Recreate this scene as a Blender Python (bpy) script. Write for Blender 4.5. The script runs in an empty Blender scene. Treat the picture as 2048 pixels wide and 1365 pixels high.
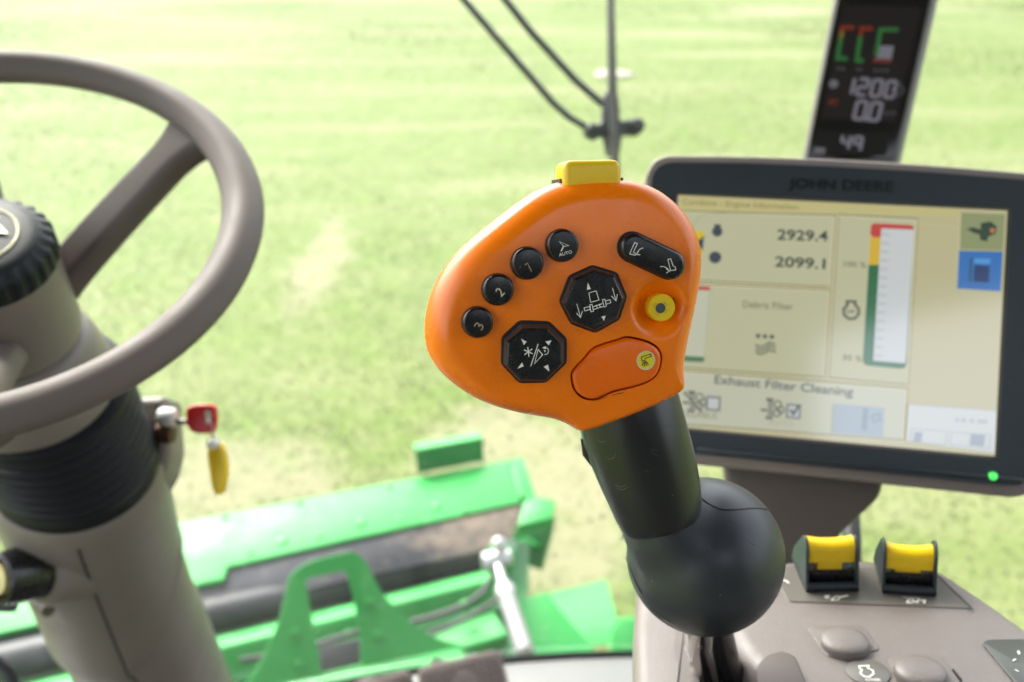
import bpy, bmesh, math, random
import numpy as np
from mathutils import Vector, Matrix

sc = bpy.context.scene
R = math.radians
# ------------------------------------------------------------------ camera
PITCH, YAW, FPX = R(26.0), R(19.0), 2048 * 35.0 / 36.0
CAM = Vector((0, 0, 3.3))
CR = Vector((1, 0, 0)); CU = Vector((0, math.sin(PITCH), math.cos(PITCH))); CF = Vector((0, math.cos(PITCH), -math.sin(PITCH)))
cd = bpy.data.cameras.new('camera'); cam = bpy.data.objects.new('camera', cd); sc.collection.objects.link(cam)
cam.location = CAM; cam.rotation_euler = (R(90) - PITCH, 0, 0)
cd.lens = 35; cd.sensor_width = 36; cd.clip_start = 0.02; cd.clip_end = 2000
cd.dof.use_dof = True; cd.dof.focus_distance = 0.362; cd.dof.aperture_fstop = 10.0
sc.camera = cam
# ------------------------------------------------------------------ sky, sun, exposure
EXPO = 2.58
w = bpy.data.worlds.new('World'); sc.world = w; w.use_nodes = True
nt = w.node_tree; nt.nodes.clear()
sky = nt.nodes.new('ShaderNodeTexSky'); sky.sky_type = 'NISHITA'; sky.sun_disc = False
SUN_EL, SUN_AZ = R(50), R(-38)       # azimuth from +Y towards +X
sky.sun_elevation = SUN_EL; sky.sun_rotation = SUN_AZ
sky.air_density = 1.0; sky.dust_density = 6.0; sky.ozone_density = 1.0
hs = nt.nodes.new('ShaderNodeHueSaturation'); hs.inputs['Saturation'].default_value = 0.35
bg = nt.nodes.new('ShaderNodeBackground'); bg.inputs[1].default_value = 0.15
wo = nt.nodes.new('ShaderNodeOutputWorld')
nt.links.new(sky.outputs[0], hs.inputs['Color']); nt.links.new(hs.outputs[0], bg.inputs[0]); nt.links.new(bg.outputs[0], wo.inputs[0])
sl = bpy.data.lights.new('sun', 'SUN'); sl.energy = .9; sl.angle = R(20); sl.color = (1, 0.96, 0.9)
so = bpy.data.objects.new('sun', sl); sc.collection.objects.link(so)
sd = Vector((math.sin(SUN_AZ) * math.cos(SUN_EL), math.cos(SUN_AZ) * math.cos(SUN_EL), math.sin(SUN_EL)))
so.rotation_euler = sd.to_track_quat('Z', 'Y').to_euler(); so.location = (0, 0, 30)
vs = sc.view_settings; vs.view_transform = 'Standard'; vs.look = 'None'; vs.exposure = EXPO; vs.gamma = 1; vs.use_curve_mapping = False
sc.cycles.use_denoising = True; sc.cycles.max_bounces = 10; sc.cycles.diffuse_bounces = 5; sc.cycles.transparent_max_bounces = 12
sc.cycles.caustics_reflective = False; sc.cycles.caustics_refractive = False; sc.cycles.sample_clamp_indirect = 6
random.seed(4); rng = np.random.default_rng(7)

# ------------------------------------------------------------------ helpers
def ray(x, y):
    return CF + CR * ((x - 1024) / FPX) + CU * ((682.5 - y) / FPX)
def at(x, y, d):
    return CAM + ray(x, y) * d
def camdir(x, y, z):                        # x right, y up, z towards the camera
    return (CR * x + CU * y - CF * z).normalized()
MX = Vector((math.cos(YAW), math.sin(YAW), 0)); MY = Vector((-math.sin(YAW), math.cos(YAW), 0)); UP = Vector((0, 0, 1))
def mach(x, y, z):                          # machine coordinates: x right, y forward
    return MX * x + MY * y + UP * z

class Fr:
    """a flat working frame: origin, x and y in the plane, z out of it"""
    def __init__(s, o, z, xhint=None):
        s.O = Vector(o); s.Z = Vector(z).normalized()
        xh = Vector(xhint) if xhint is not None else CR
        s.X = (xh - s.Z * xh.dot(s.Z)).normalized(); s.Y = s.Z.cross(s.X)
    def w(s, u, v, h=0): return s.O + s.X * u + s.Y * v + s.Z * h
    def px(s, x, y, h=0):                   # where the line of sight meets the plane raised by h
        r = ray(x, y); o = s.O + s.Z * h
        p = CAM + r * ((o - CAM).dot(s.Z) / r.dot(s.Z)) - s.O
        return (p.dot(s.X), p.dot(s.Y))
    def pts(s, l, h=0): return [s.px(x, y, h) for x, y in l]

def link(o):
    sc.collection.objects.link(o); return o
def thing(name, label, cat, loc, group=None):
    o = link(bpy.data.objects.new(name, None)); o.location = loc; o.empty_display_size = 0.05
    o['label'] = label; o['category'] = cat
    if group: o['group'] = group
    return o
def root_of(p):
    while p.parent: p = p.parent
    return p
def obj(name, V, F, mat, parent=None, angle=35, label=None, kind=None, cat=None, group=None, loc=None):
    """V world coordinates; becomes one mesh object, child of parent"""
    V = [Vector(v) for v in V]
    if parent is not None: base = root_of(parent).location
    elif loc is not None: base = Vector(loc)
    else: base = Vector((0, 0, 0))
    me = bpy.data.meshes.new(name); me.from_pydata([tuple(v - base) for v in V], [], F)
    me.validate(); me.update()
    bm = bmesh.new(); bm.from_mesh(me); bmesh.ops.recalc_face_normals(bm, faces=bm.faces[:]); bm.to_mesh(me); bm.free()
    me.shade_smooth(); me.set_sharp_from_angle(angle=R(angle))
    me.materials.append(mat)
    o = link(bpy.data.objects.new(name, me))
    if parent is not None: o.parent = parent
    else: o.location = base
    if label: o['label'] = label
    if kind: o['kind'] = kind
    if cat: o['category'] = cat
    if group: o['group'] = group
    return o
def join(*parts):
    V, F = [], []
    for v, f in parts:
        n = len(V); V += list(v); F += [[i + n for i in q] for q in f]
    return V, F
def area2(P): return sum(P[i][0] * P[(i + 1) % len(P)][1] - P[(i + 1) % len(P)][0] * P[i][1] for i in range(len(P))) / 2
def ccw(P): return P if area2(P) > 0 else P[::-1]
def spline(P, n=8, closed=True):
    out = []; m = len(P)
    for i in range(m if closed else m - 1):
        if closed: a, b, c, d = P[i - 1], P[i], P[(i + 1) % m], P[(i + 2) % m]
        else: a, b, c, d = P[max(i - 1, 0)], P[i], P[i + 1], P[min(i + 2, m - 1)]
        for k in range(n):
            t = k / n
            out.append(tuple(0.5 * (2 * b[j] + (c[j] - a[j]) * t + (2 * a[j] - 5 * b[j] + 4 * c[j] - d[j]) * t * t + (3 * b[j] - a[j] - 3 * c[j] + d[j]) * t ** 3) for j in range(len(b))))
    if not closed: out.append(tuple(P[-1]))
    return out
def offs(P, r):                             # inset a ccw outline by r (number or list)
    n = len(P); out = []
    for i in range(n):
        a, b, c = P[i - 1], P[i], P[(i + 1) % n]
        d1 = Vector((b[0] - a[0], b[1] - a[1])); d2 = Vector((c[0] - b[0], c[1] - b[1]))
        d1 = d1.normalized() if d1.length > 1e-9 else d2.normalized(); d2 = d2.normalized() if d2.length > 1e-9 else d1
        n1 = Vector((-d1.y, d1.x)); n2 = Vector((-d2.y, d2.x)); m = (n1 + n2)
        if m.length < 1e-6: m = n1
        m.normalize(); k = max(m.dot(n1), 0.5)
        rr = r[i] if isinstance(r, (list, np.ndarray)) else r
        out.append((b[0] + m.x * rr / k, b[1] + m.y * rr / k))
    return out
def ngon(cx, cy, r, n=32, ry=None, a0=0):
    ry = ry or r
    return [(cx + r * math.cos(a0 + 2 * math.pi * i / n), cy + ry * math.sin(a0 + 2 * math.pi * i / n)) for i in range(n)]
def loft(rings, cap0=True, cap1=True, closed=True):
    n = len(rings[0]); V = [p for r_ in rings for p in r_]; F = []
    for i in range(len(rings) - 1):
        for j in range(n if closed else n - 1):
            k = (j + 1) % n
            F.append([i * n + j, i * n + k, (i + 1) * n + k, (i + 1) * n + j])
    if cap0: F.append(list(range(n))[::-1])
    if cap1: F.append([(len(rings) - 1) * n + j for j in range(n)])
    return V, F
def prism(fr, P, h0, h1, bev=0.0, seg=4, dome=0.0, bev0=0.0):
    P = ccw(P); rings = []
    if bev0: rings.append([fr.w(u, v, h0) for u, v in offs(P, bev0)]); h00 = h0 + bev0
    else: h00 = h0
    rings.append([fr.w(u, v, h00) for u, v in P])
    if bev:
        for k in range(seg + 1):
            a = math.pi / 2 * k / seg
            rings.append([fr.w(u, v, h1 - bev + bev * math.sin(a)) for u, v in offs(P, bev * (1 - math.cos(a)))])
    else: rings.append([fr.w(u, v, h1) for u, v in P])
    if dome:
        L = offs(P, bev) if bev else P
        cx = sum(p[0] for p in L) / len(L); cy = sum(p[1] for p in L) / len(L)
        for s in (0.85, 0.65, 0.4, 0.15):
            rings.append([fr.w(cx + (u - cx) * s, cy + (v - cy) * s, h1 + dome * (1 - s * s)) for u, v in L])
    return loft(rings)
def rrect(x0, y0, x1, y1, r, n=5):
    out = []
    for cx, cy, a0 in ((x1 - r, y1 - r, 0), (x0 + r, y1 - r, 90), (x0 + r, y0 + r, 180), (x1 - r, y0 + r, 270)):
        for k in range(n + 1):
            a = R(a0 + 90 * k / n); out.append((cx + r * math.cos(a), cy + r * math.sin(a)))
    return out
def rpoly(P, r, n=4):                       # rounded corners on any polygon (2D)
    out = []; m = len(P)
    for i in range(m):
        a, b, c = Vector(P[i - 1]), Vector(P[i]), Vector(P[(i + 1) % m])
        ra = min(r, (a - b).length * .45, (c - b).length * .45)
        p0 = b + (a - b).normalized() * ra; p1 = b + (c - b).normalized() * ra
        for k in range(n + 1):
            t = k / n; q = p0 * (1 - t) ** 2 + b * 2 * t * (1 - t) + p1 * t * t
            out.append(tuple(q))
    return out
def ring_frame(d):
    d = Vector(d).normalized(); a = Vector((0, 0, 1)) if abs(d.z) < .9 else Vector((1, 0, 0))
    x = d.cross(a).normalized(); return x, d.cross(x)
def tube(P, rad, n=12, caps=True, sec=None, upv=None):
    P = [Vector(p) for p in P]; rings = []; X = None
    for i, p in enumerate(P):
        d = (P[min(i + 1, len(P) - 1)] - P[max(i - 1, 0)]).normalized()
        if upv is not None: x = Vector(upv).cross(d).normalized(); y = d.cross(x)
        elif X is None: x, y = ring_frame(d)
        else: x = (X - d * X.dot(d)).normalized(); y = d.cross(x)
        X = x; r = rad[i] if isinstance(rad, (list, tuple)) else rad
        S = sec if sec else [(math.cos(2 * math.pi * k / n), math.sin(2 * math.pi * k / n)) for k in range(n)]
        rings.append([p + x * (a * r) + y * (b * r) for a, b in S])
    return loft(rings, caps, caps)
def torus_path(c, x, y, r, sec, n=96, mod=None):
    rings = []
    z = x.cross(y)
    for i in range(n):
        a = 2 * math.pi * i / n; e = x * math.cos(a) + y * math.sin(a)
        rings.append([c + e * (r + p) + z * q for p, q in sec])
    m = len(sec); V = [p for r_ in rings for p in r_]; F = []
    for i in range(n):
        for j in range(m):
            F.append([i * m + j, i * m + (j + 1) % m, ((i + 1) % n) * m + (j + 1) % m, ((i + 1) % n) * m + j])
    return V, F
def lathe(c, axis, prof, n=48, mod=None, caps=True):   # prof: (radius, distance along axis)
    x, y = ring_frame(axis); a_ = Vector(axis).normalized(); rings = []
    for r, t in prof:
        rings.append([c + a_ * t + (x * math.cos(2 * math.pi * k / n) + y * math.sin(2 * math.pi * k / n)) * (r * (mod(k, t) if mod else 1)) for k in range(n)])
    return loft(rings, caps, caps)
def stroke(fr, P, wid, h, closed=False):    # flat line of ink on a plane, P in frame coordinates
    n = len(P); V = []; F = []
    for i in range(n):
        a = Vector(P[i - 1] if (i or closed) else P[i]); b = Vector(P[i]); c = Vector(P[(i + 1) % n] if (i < n - 1 or closed) else P[i])
        d1 = (b - a); d2 = (c - b)
        if d1.length < 1e-9: d1 = d2
        if d2.length < 1e-9: d2 = d1
        d1.normalize(); d2.normalize(); m = Vector((-(d1.y + d2.y), d1.x + d2.x))
        if m.length < 1e-5: m = Vector((-d1.y, d1.x))
        m.normalize(); k = max(.5, m.dot(Vector((-d1.y, d1.x)))); o = m * (wid / 2 / k)
        V += [fr.w(b.x + o.x, b.y + o.y, h), fr.w(b.x - o.x, b.y - o.y, h)]
    for i in range(n if closed else n - 1):
        j = (i + 1) % n; F.append([2 * i, 2 * i + 1, 2 * j + 1, 2 * j])
    return V, F
def flat(fr, P, h): return [fr.w(u, v, h) for u, v in ccw(P)], [list(range(len(P)))]
def text(fr, s, p0, p1, hgt, h, bold=0.0, italic=0.0, px=True, fill=1.0):
    """letters lying on the plane: baseline from p0 to p1 (pixels), capital height hgt (pixels)"""
    c = bpy.data.curves.new('t', 'FONT'); c.body = s; c.size = 1; c.offset = bold; c.shear = italic; c.resolution_u = 3
    o = link(bpy.data.objects.new('t', c)); dg = bpy.context.evaluated_depsgraph_get()
    me = bpy.data.meshes.new_from_object(o.evaluated_get(dg))
    V = [v.co.copy() for v in me.vertices]; F = [list(p.vertices) for p in me.polygons]
    bpy.data.objects.remove(o); bpy.data.curves.remove(c); bpy.data.meshes.remove(me)
    x0 = min(v.x for v in V); x1 = max(v.x for v in V)
    a = Vector(fr.px(*p0, h)); b = Vector(fr.px(*p1, h)); q = fr.px(p0[0], p0[1] - hgt, h)
    H = (Vector(q) - a).length; e = (b - a); L = e.length; e.normalize(); f = Vector((-e.y, e.x))
    out = []
    for v in V:
        t = a + e * ((v.x - x0) / (x1 - x0) * L) + f * (v.y / 0.69 * H)
        out.append(fr.w(t.x, t.y, h))
    return out, F

def plate_with_hole(fr, O, H, h0, h1):
    bm = bmesh.new()
    def loop(P, h): return [bm.verts.new(fr.w(u, v_, h)) for u, v_ in P]
    for h in (h0, h1):
        lo, lh = loop(ccw(O), h), loop(ccw(H), h); es = []
        for L_ in (lo, lh): es += [bm.edges.new((L_[i], L_[(i + 1) % len(L_)])) for i in range(len(L_))]
        bmesh.ops.triangle_fill(bm, use_beauty=True, edges=es)
    bm.verts.ensure_lookup_table(); nO, nH = len(O), len(H); o2 = nO + nH
    for base, n_ in ((0, nO), (nO, nH)):
        for i in range(n_):
            j = (i + 1) % n_; bm.faces.new([bm.verts[base + i], bm.verts[base + j], bm.verts[o2 + base + j], bm.verts[o2 + base + i]])
    bm.verts.index_update(); V = [v_.co.copy() for v_ in bm.verts]; F = [[v_.index for v_ in f_.verts] for f_ in bm.faces]; bm.free(); return V, F

# ------------------------------------------------------------------ materials
def srgb(r, g, b):
    return tuple(((c / 255) / 12.92 if c <= 10 else ((c / 255 + .055) / 1.055) ** 2.4) for c in (r, g, b)) + (1,)
def mat(name, col, rough=.5, metal=0.0, bump=0.0, bscale=400.0, var=0.0, vscale=8.0, spec=.5, coat=0.0, dust=0.0, dustcol=(.45, .40, .32), rvar=0.0, bdist=.0004, speck=0.0):
    m = bpy.data.materials.new(name); m.use_nodes = True; t = m.node_tree; b = t.nodes['Principled BSDF']
    b.inputs['Base Color'].default_value = (*col[:3], 1); b.inputs['Roughness'].default_value = rough; b.inputs['Metallic'].default_value = metal
    b.inputs['Specular IOR Level'].default_value = spec; b.inputs['Coat Weight'].default_value = coat; b.inputs['Coat Roughness'].default_value = .12
    g = t.nodes.new('ShaderNodeNewGeometry'); P = g.outputs['Position']
    def noise(scale, det=4, ro=.55):
        n = t.nodes.new('ShaderNodeTexNoise'); n.inputs['Scale'].default_value = scale; n.inputs['Detail'].default_value = det; n.inputs['Roughness'].default_value = ro
        t.links.new(P, n.inputs['Vector']); return n.outputs['Fac']
    def ramp(src, a, b_):
        r = t.nodes.new('ShaderNodeMapRange'); r.inputs[1].default_value = a; r.inputs[2].default_value = b_; t.links.new(src, r.inputs[0]); return r.outputs[0]
    cur = None
    if var:
        mx = t.nodes.new('ShaderNodeMix'); mx.data_type = 'RGBA'
        mx.inputs[6].default_value = (*[c * (1 - var) for c in col[:3]], 1); mx.inputs[7].default_value = (*[min(1, c * (1 + var)) for c in col[:3]], 1)
        t.links.new(ramp(noise(vscale), .3, .7), mx.inputs[0]); cur = mx.outputs[2]
    if dust:
        mx = t.nodes.new('ShaderNodeMix'); mx.data_type = 'RGBA'; mx.inputs[6].default_value = (*col[:3], 1)
        if cur: t.links.new(cur, mx.inputs[6])
        mx.inputs[7].default_value = (*dustcol, 1)
        mu = t.nodes.new('ShaderNodeMath'); mu.operation = 'MULTIPLY'; mu.inputs[1].default_value = dust
        t.links.new(ramp(noise(vscale * 9, 6, .75), .56, .78), mu.inputs[0]); t.links.new(mu.outputs[0], mx.inputs[0]); cur = mx.outputs[2]
    if speck:                               # lint and tiny pale scuffs
        vo = t.nodes.new('ShaderNodeTexVoronoi'); vo.inputs['Scale'].default_value = speck; t.links.new(P, vo.inputs['Vector'])
        lt = t.nodes.new('ShaderNodeMath'); lt.operation = 'LESS_THAN'; lt.inputs[1].default_value = .045; t.links.new(vo.outputs['Distance'], lt.inputs[0])
        sx = t.nodes.new('ShaderNodeSeparateColor'); t.links.new(vo.outputs['Color'], sx.inputs[0])
        gt = t.nodes.new('ShaderNodeMath'); gt.operation = 'GREATER_THAN'; gt.inputs[1].default_value = .72; t.links.new(sx.outputs[0], gt.inputs[0])
        mu = t.nodes.new('ShaderNodeMath'); mu.operation = 'MULTIPLY'; t.links.new(lt.outputs[0], mu.inputs[0]); t.links.new(gt.outputs[0], mu.inputs[1])
        m3 = t.nodes.new('ShaderNodeMath'); m3.operation = 'MULTIPLY'; m3.inputs[1].default_value = .5; t.links.new(mu.outputs[0], m3.inputs[0])
        mx = t.nodes.new('ShaderNodeMix'); mx.data_type = 'RGBA'; mx.inputs[6].default_value = (*col[:3], 1); mx.inputs[7].default_value = (.30, .28, .25, 1)
        if cur: t.links.new(cur, mx.inputs[6])
        t.links.new(m3.outputs[0], mx.inputs[0]); cur = mx.outputs[2]
    if cur: t.links.new(cur, b.inputs['Base Color'])
    if rvar:
        r = t.nodes.new('ShaderNodeMapRange'); r.inputs[1].default_value = .3; r.inputs[2].default_value = .7
        r.inputs[3].default_value = max(0.02, rough - rvar); r.inputs[4].default_value = min(1, rough + rvar)
        t.links.new(noise(vscale * 3, 5), r.inputs[0]); t.links.new(r.outputs[0], b.inputs['Roughness'])
    if bump:
        bp = t.nodes.new('ShaderNodeBump'); bp.inputs['Strength'].default_value = bump; bp.inputs['Distance'].default_value = bdist
        t.links.new(noise(bscale, 2), bp.inputs['Height']); t.links.new(bp.outputs[0], b.inputs['Normal'])
    return m
def glow(name, rgb, k=1.0, rough=.12):      # a lit screen colour: what the panel gives off, under its glossy front
    m = bpy.data.materials.new(name); m.use_nodes = True; b = m.node_tree.nodes['Principled BSDF']
    c = srgb(*rgb); b.inputs['Base Color'].default_value = (.01, .01, .01, 1); b.inputs['Roughness'].default_value = rough; b.inputs['Specular IOR Level'].default_value = 1.0; b.inputs['Coat Weight'].default_value = 1.0; b.inputs['Coat Roughness'].default_value = .10
    b.inputs['Emission Color'].default_value = c; b.inputs['Emission Strength'].default_value = k / 2 ** EXPO
    return m
M = {
    'orange': mat('orange_plastic', (.93, .195, .002), .28, bump=.10, bscale=2600, var=.06, vscale=30, rvar=.06, bdist=.0002),
    'paddle': mat('paddle_plastic', (.88, .150, .002), .30, bump=.08, bscale=2600, var=.05, vscale=40, rvar=.06, bdist=.0002),
    'yellow': mat('yellow_plastic', (.80, .53, .006), .36, var=.05, vscale=60, dust=.25, dustcol=(.12, .08, .02)),
    'black': mat('black_plastic', (.009, .009, .010), .28, bump=.05, bscale=2500, speck=260, vscale=60, rvar=.08, bdist=.0002),
    'gap': mat('black_gap', (.006, .005, .005), .6),
    'edge': mat('worn_button_edge', (.050, .033, .030), .55, bump=.2, bscale=2500),
    'rubber': mat('black_rubber', (.024, .028, .033), .40, bump=.07, bscale=1800, speck=150, vscale=12, rvar=.06, bdist=.0002),
    'grip': mat('grip_rubber', (.013, .0145, .015), .32, bump=.08, bscale=1600, speck=170, vscale=12, rvar=.05, bdist=.0002),
    'ink': mat('pale_ink', (.80, .78, .70), .5),
    'ink_worn': mat('worn_ink', (.34, .25, .16), .5),
    'ink_tan': mat('tan_ink', (.62, .54, .40), .5),
    'ink_black': mat('black_ink', (.015, .015, .015), .5),
    'sticker_grey': mat('sticker_border', (.62, .60, .50), .5),
    'grey_dot': mat('grey_dot', (.06, .065, .075), .5),
    'taupe': mat('taupe_plastic', (.192, .164, .146), .42, bump=.12, bscale=1500, var=.05, vscale=12, rvar=.05, dust=.10),
    'taupe_dk': mat('dark_taupe_plastic', (.105, .085, .075), .5, bump=.12, bscale=1500, var=.06, vscale=12),
    'console': mat('console_plastic', (.165, .140, .127), .45, bump=.5, bscale=900, var=.05, vscale=20, rvar=.06, dust=.12),
    'plate': mat('decal_plate', (.125, .115, .098), .35, bump=.1, bscale=900, var=.04, vscale=20),
    'wheel': mat('wheel_plastic', (.140, .117, .103), .60, spec=.3, bump=.10, bscale=1800, var=.04, vscale=12, rvar=.06),
    'cap': mat('cap_plastic', (.009, .013, .014), .5, spec=.35, var=.1, vscale=30),
    'ring': mat('cap_ring', (.42, .40, .28), .35, metal=.6),
    'bezel': mat('bezel_plastic', (.022, .030, .036), .40, bump=.12, bscale=1500, var=.08, vscale=20, speck=90),
    'letter': mat('embossed_letter', (.006, .007, .008), .3),
    'chrome': mat('steel_rod', (.62, .60, .58), .22, metal=1.0, rvar=.08, vscale=40),
    'steel': mat('dull_steel', (.40, .40, .40), .45, metal=.9, var=.1, vscale=20),
    'darkmetal': mat('dark_sleeve', (.16, .15, .145), .25, metal=.9),
    'red': mat('red_key_plastic', (.58, .012, .012), .38),
    'tag': mat('yellow_tag', (.82, .55, .01), .4, var=.12, vscale=60),
    'white': mat('white_plastic', (.72, .71, .68), .4),
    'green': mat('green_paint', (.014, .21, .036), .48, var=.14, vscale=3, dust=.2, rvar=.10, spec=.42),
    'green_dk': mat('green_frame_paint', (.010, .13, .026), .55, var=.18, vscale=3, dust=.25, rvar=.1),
    'belt': mat('dark_rubber_belt', (.022, .023, .028), .70, spec=.2, var=.25, vscale=2.5, dust=.55, dustcol=(.36, .27, .19), rvar=.12),
    'roller': mat('roller_steel', (.022, .023, .026), .5, spec=.3, var=.2, vscale=5, dust=.3, dustcol=(.3, .25, .2)),
    'wiper': mat('wiper_black', (.014, .017, .019), .45, var=.1, vscale=20),
    'pedal': mat('pedal_rubber', (.20, .16, .145), .65, var=.12, vscale=20, dust=.3),
    'sill': mat('sill_grey', (.30, .30, .285), .5, var=.05, vscale=6),
    'seal': mat('seal_rubber', (.012, .013, .013), .6),
    'floor': mat('floor_mat', (.035, .034, .032), .8, var=.1, vscale=5),
    'liner': mat('roof_liner', (.07, .066, .062), .9, var=.04, vscale=5),
    'post': mat('post_trim', (.20, .19, .16), .5, var=.05, vscale=8),
    'lcd': mat('lcd_glass', (.016, .014, .014), .12),
    'pod_yellow': mat('pale_yellow_button', (.60, .52, .24), .4),
}
def E(name, rgb, k=1.0):
    key = 'e_' + name
    if key not in M: M[key] = glow('screen_' + name, rgb, k)
    return M[key]

# ================================================================== SETTING
# ------------------------------------------------------------------ grass field
def field_material():
    m = bpy.data.materials.new('meadow'); m.use_nodes = True; t = m.node_tree; b = t.nodes['Principled BSDF']; b.inputs['Roughness'].default_value = .8
    b.inputs['Specular IOR Level'].default_value = .2
    g = t.nodes.new('ShaderNodeNewGeometry')
    def noise(scale, det=4, ro=.6, sx=1, sy=1):
        mp = t.nodes.new('ShaderNodeMapping'); mp.inputs['Scale'].default_value = (sx, sy, 1); mp.inputs['Rotation'].default_value = (0, 0, -YAW)
        n = t.nodes.new('ShaderNodeTexNoise'); n.inputs['Scale'].default_value = scale; n.inputs['Detail'].default_value = det; n.inputs['Roughness'].default_value = ro
        t.links.new(g.outputs['Position'], mp.inputs[0]); t.links.new(mp.outputs[0], n.inputs['Vector']); return n.outputs['Fac']
    def rm(src, a, b_, lo=0, hi=1):
        r = t.nodes.new('ShaderNodeMapRange'); r.inputs[1].default_value = a; r.inputs[2].default_value = b_; r.inputs[3].default_value = lo; r.inputs[4].default_value = hi
        t.links.new(src, r.inputs[0]); return r.outputs[0]
    def mix(fac, a, b_):
        x = t.nodes.new('ShaderNodeMix'); x.data_type = 'RGBA'
        for i, s in ((6, a), (7, b_)):
            if isinstance(s, tuple): x.inputs[i].default_value = (*s, 1)
            else: t.links.new(s, x.inputs[i])
        t.links.new(fac, x.inputs[0]); return x.outputs[2]
    def math_(op, a, b_):
        x = t.nodes.new('ShaderNodeMath'); x.operation = op
        for i, s in ((0, a), (1, b_)):
            if isinstance(s, (int, float)): x.inputs[i].default_value = s
            else: t.links.new(s, x.inputs[i])
        return x.outputs[0]
    c = mix(rm(noise(.9, 5), .35, .68), (.058, .088, .015), (.078, .104, .026))
    c = mix(rm(noise(5, 5, .7), .46, .66), c, (.100, .118, .040))
    c = mix(rm(noise(2.2, 4, .6), .50, .68, 0, .7), c, (.066, .108, .014))
    c = mix(rm(noise(.45, 3, .5, .35, 1.6), .50, .66), c, (.112, .124, .050))
    soil = rm(noise(1.4, 6, .65, 1.0, 1.3), .585, .70)
    # bare, sandy ground: spots with ragged edges, in the tracks of the machine
    spots = None
    for (x, y, rx, ry) in SPOTS:
        vm = t.nodes.new('ShaderNodeVectorMath'); vm.operation = 'SUBTRACT'; vm.inputs[1].default_value = (x, y, 0); t.links.new(g.outputs['Position'], vm.inputs[0])
        v2 = t.nodes.new('ShaderNodeVectorMath'); v2.operation = 'DIVIDE'; v2.inputs[1].default_value = (rx, ry, 1); t.links.new(vm.outputs[0], v2.inputs[0])
        ln = t.nodes.new('ShaderNodeVectorMath'); ln.operation = 'LENGTH'; t.links.new(v2.outputs[0], ln.inputs[0])
        s = rm(math_('ADD', ln.outputs['Value'], rm(noise(3.0, 5), .25, .75, -.55, .55)), .55, 1.15, 1, 0)
        spots = s if spots is None else math_('MAXIMUM', spots, s)
    c = mix(math_('MULTIPLY', soil, .22), c, (.165, .145, .10))
    c = mix(math_('MULTIPLY', spots, .42), c, (.185, .15, .115))
    t.links.new(c, b.inputs['Base Color'])
    bp = t.nodes.new('ShaderNodeBump'); bp.inputs['Strength'].default_value = .12; bp.inputs['Distance'].default_value = .03
    t.links.new(noise(28, 4), bp.inputs['Height']); t.links.new(bp.outputs[0], b.inputs['Normal'])
    return m
GP = Fr((0, 0, 0), (0, 0, 1))
SPOTS = []
for (px_, py_, rx, ry) in ((1560, 22, 1.5, 1.0), (1150, 950, .75, .60), (1110, 1090, .55, .5), (430, 960, .8, .5), (650, 520, .25, 1.3), (1000, 880, .5, .5)):
    u, v = GP.px(px_, py_); SPOTS.append((u, v, rx, ry))
mead = field_material()
n = 40
xs = np.concatenate([-np.geomspace(900, 1, n), [0], np.geomspace(1, 900, n)]); ys = xs
V = [(x, y, .03 * math.sin(x * .7) * math.cos(y * .45)) for y in ys for x in xs]; k = len(xs)
F = [[j * k + i, j * k + i + 1, (j + 1) * k + i + 1, (j + 1) * k + i] for j in range(k - 1) for i in range(k - 1)]
obj('grass_field', V, F, mead, kind='structure')
# blades of grass: one mass nobody could count
N = 150000
yy = 2.2 + 24 * rng.random(N) ** 1.7; xx = (rng.random(N) * 2 - 1) * (yy * .62 + .9)
cl = np.sin(xx * 3.1 + np.sin(yy * 2.3)) * np.sin(yy * 2.7 + np.cos(xx * 1.9))
sp = np.zeros(N)
for (x, y, rx, ry) in SPOTS: sp = np.maximum(sp, 1 - np.sqrt(((xx - x) / rx) ** 2 + ((yy - y) / ry) ** 2))
keep = (rng.random(N) < .96 + .04 * cl) & (rng.random(N) > np.clip(sp * 1.2, 0, .7)); xx, yy, cl = xx[keep], yy[keep], cl[keep]; N = len(xx)
hh = (.010 + .020 * rng.random(N)) * (1 + .1 * cl); ww = (.004 + .007 * rng.random(N)) * (1 + yy * .10)
a = rng.random(N) * 6.283; ln = .8 + rng.random(N) * 2.6; b = rng.random(N) * 6.283
zz = .03 * np.sin(xx * .7) * np.cos(yy * .45) - .01
V = np.empty((N, 3, 3)); V[:, 0] = np.stack([xx - ww * np.cos(a), yy - ww * np.sin(a), zz], 1); V[:, 1] = np.stack([xx + ww * np.cos(a), yy + ww * np.sin(a), zz], 1)
V[:, 2] = np.stack([xx + hh * ln * np.cos(b), yy + hh * ln * np.sin(b), zz + hh], 1)
me = bpy.data.meshes.new('grass_blades'); me.vertices.add(N * 3); me.vertices.foreach_set('co', V.reshape(-1)); me.loops.add(N * 3); me.loops.foreach_set('vertex_index', np.arange(N * 3)); me.polygons.add(N); me.polygons.foreach_set('loop_start', np.arange(N) * 3); me.update(calc_edges=True)
gm = bpy.data.materials.new('grass_blade'); gm.use_nodes = True; t = gm.node_tree; pb = t.nodes['Principled BSDF']; pb.inputs['Roughness'].default_value = .6
g = t.nodes.new('ShaderNodeNewGeometry'); rp = t.nodes.new('ShaderNodeValToRGB'); rp.color_ramp.elements[0].color = (.062, .098, .016, 1); rp.color_ramp.elements[1].color = (.115, .136, .048, 1)
e_ = rp.color_ramp.elements.new(.6); e_.color = (.076, .115, .020, 1)
t.links.new(g.outputs['Random Per Island'], rp.inputs[0]); t.links.new(rp.outputs[0], pb.inputs['Base Color'])
tr = t.nodes.new('ShaderNodeBsdfTranslucent'); t.links.new(rp.outputs[0], tr.inputs[0]); ms = t.nodes.new('ShaderNodeMixShader'); ms.inputs[0].default_value = .5
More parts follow.
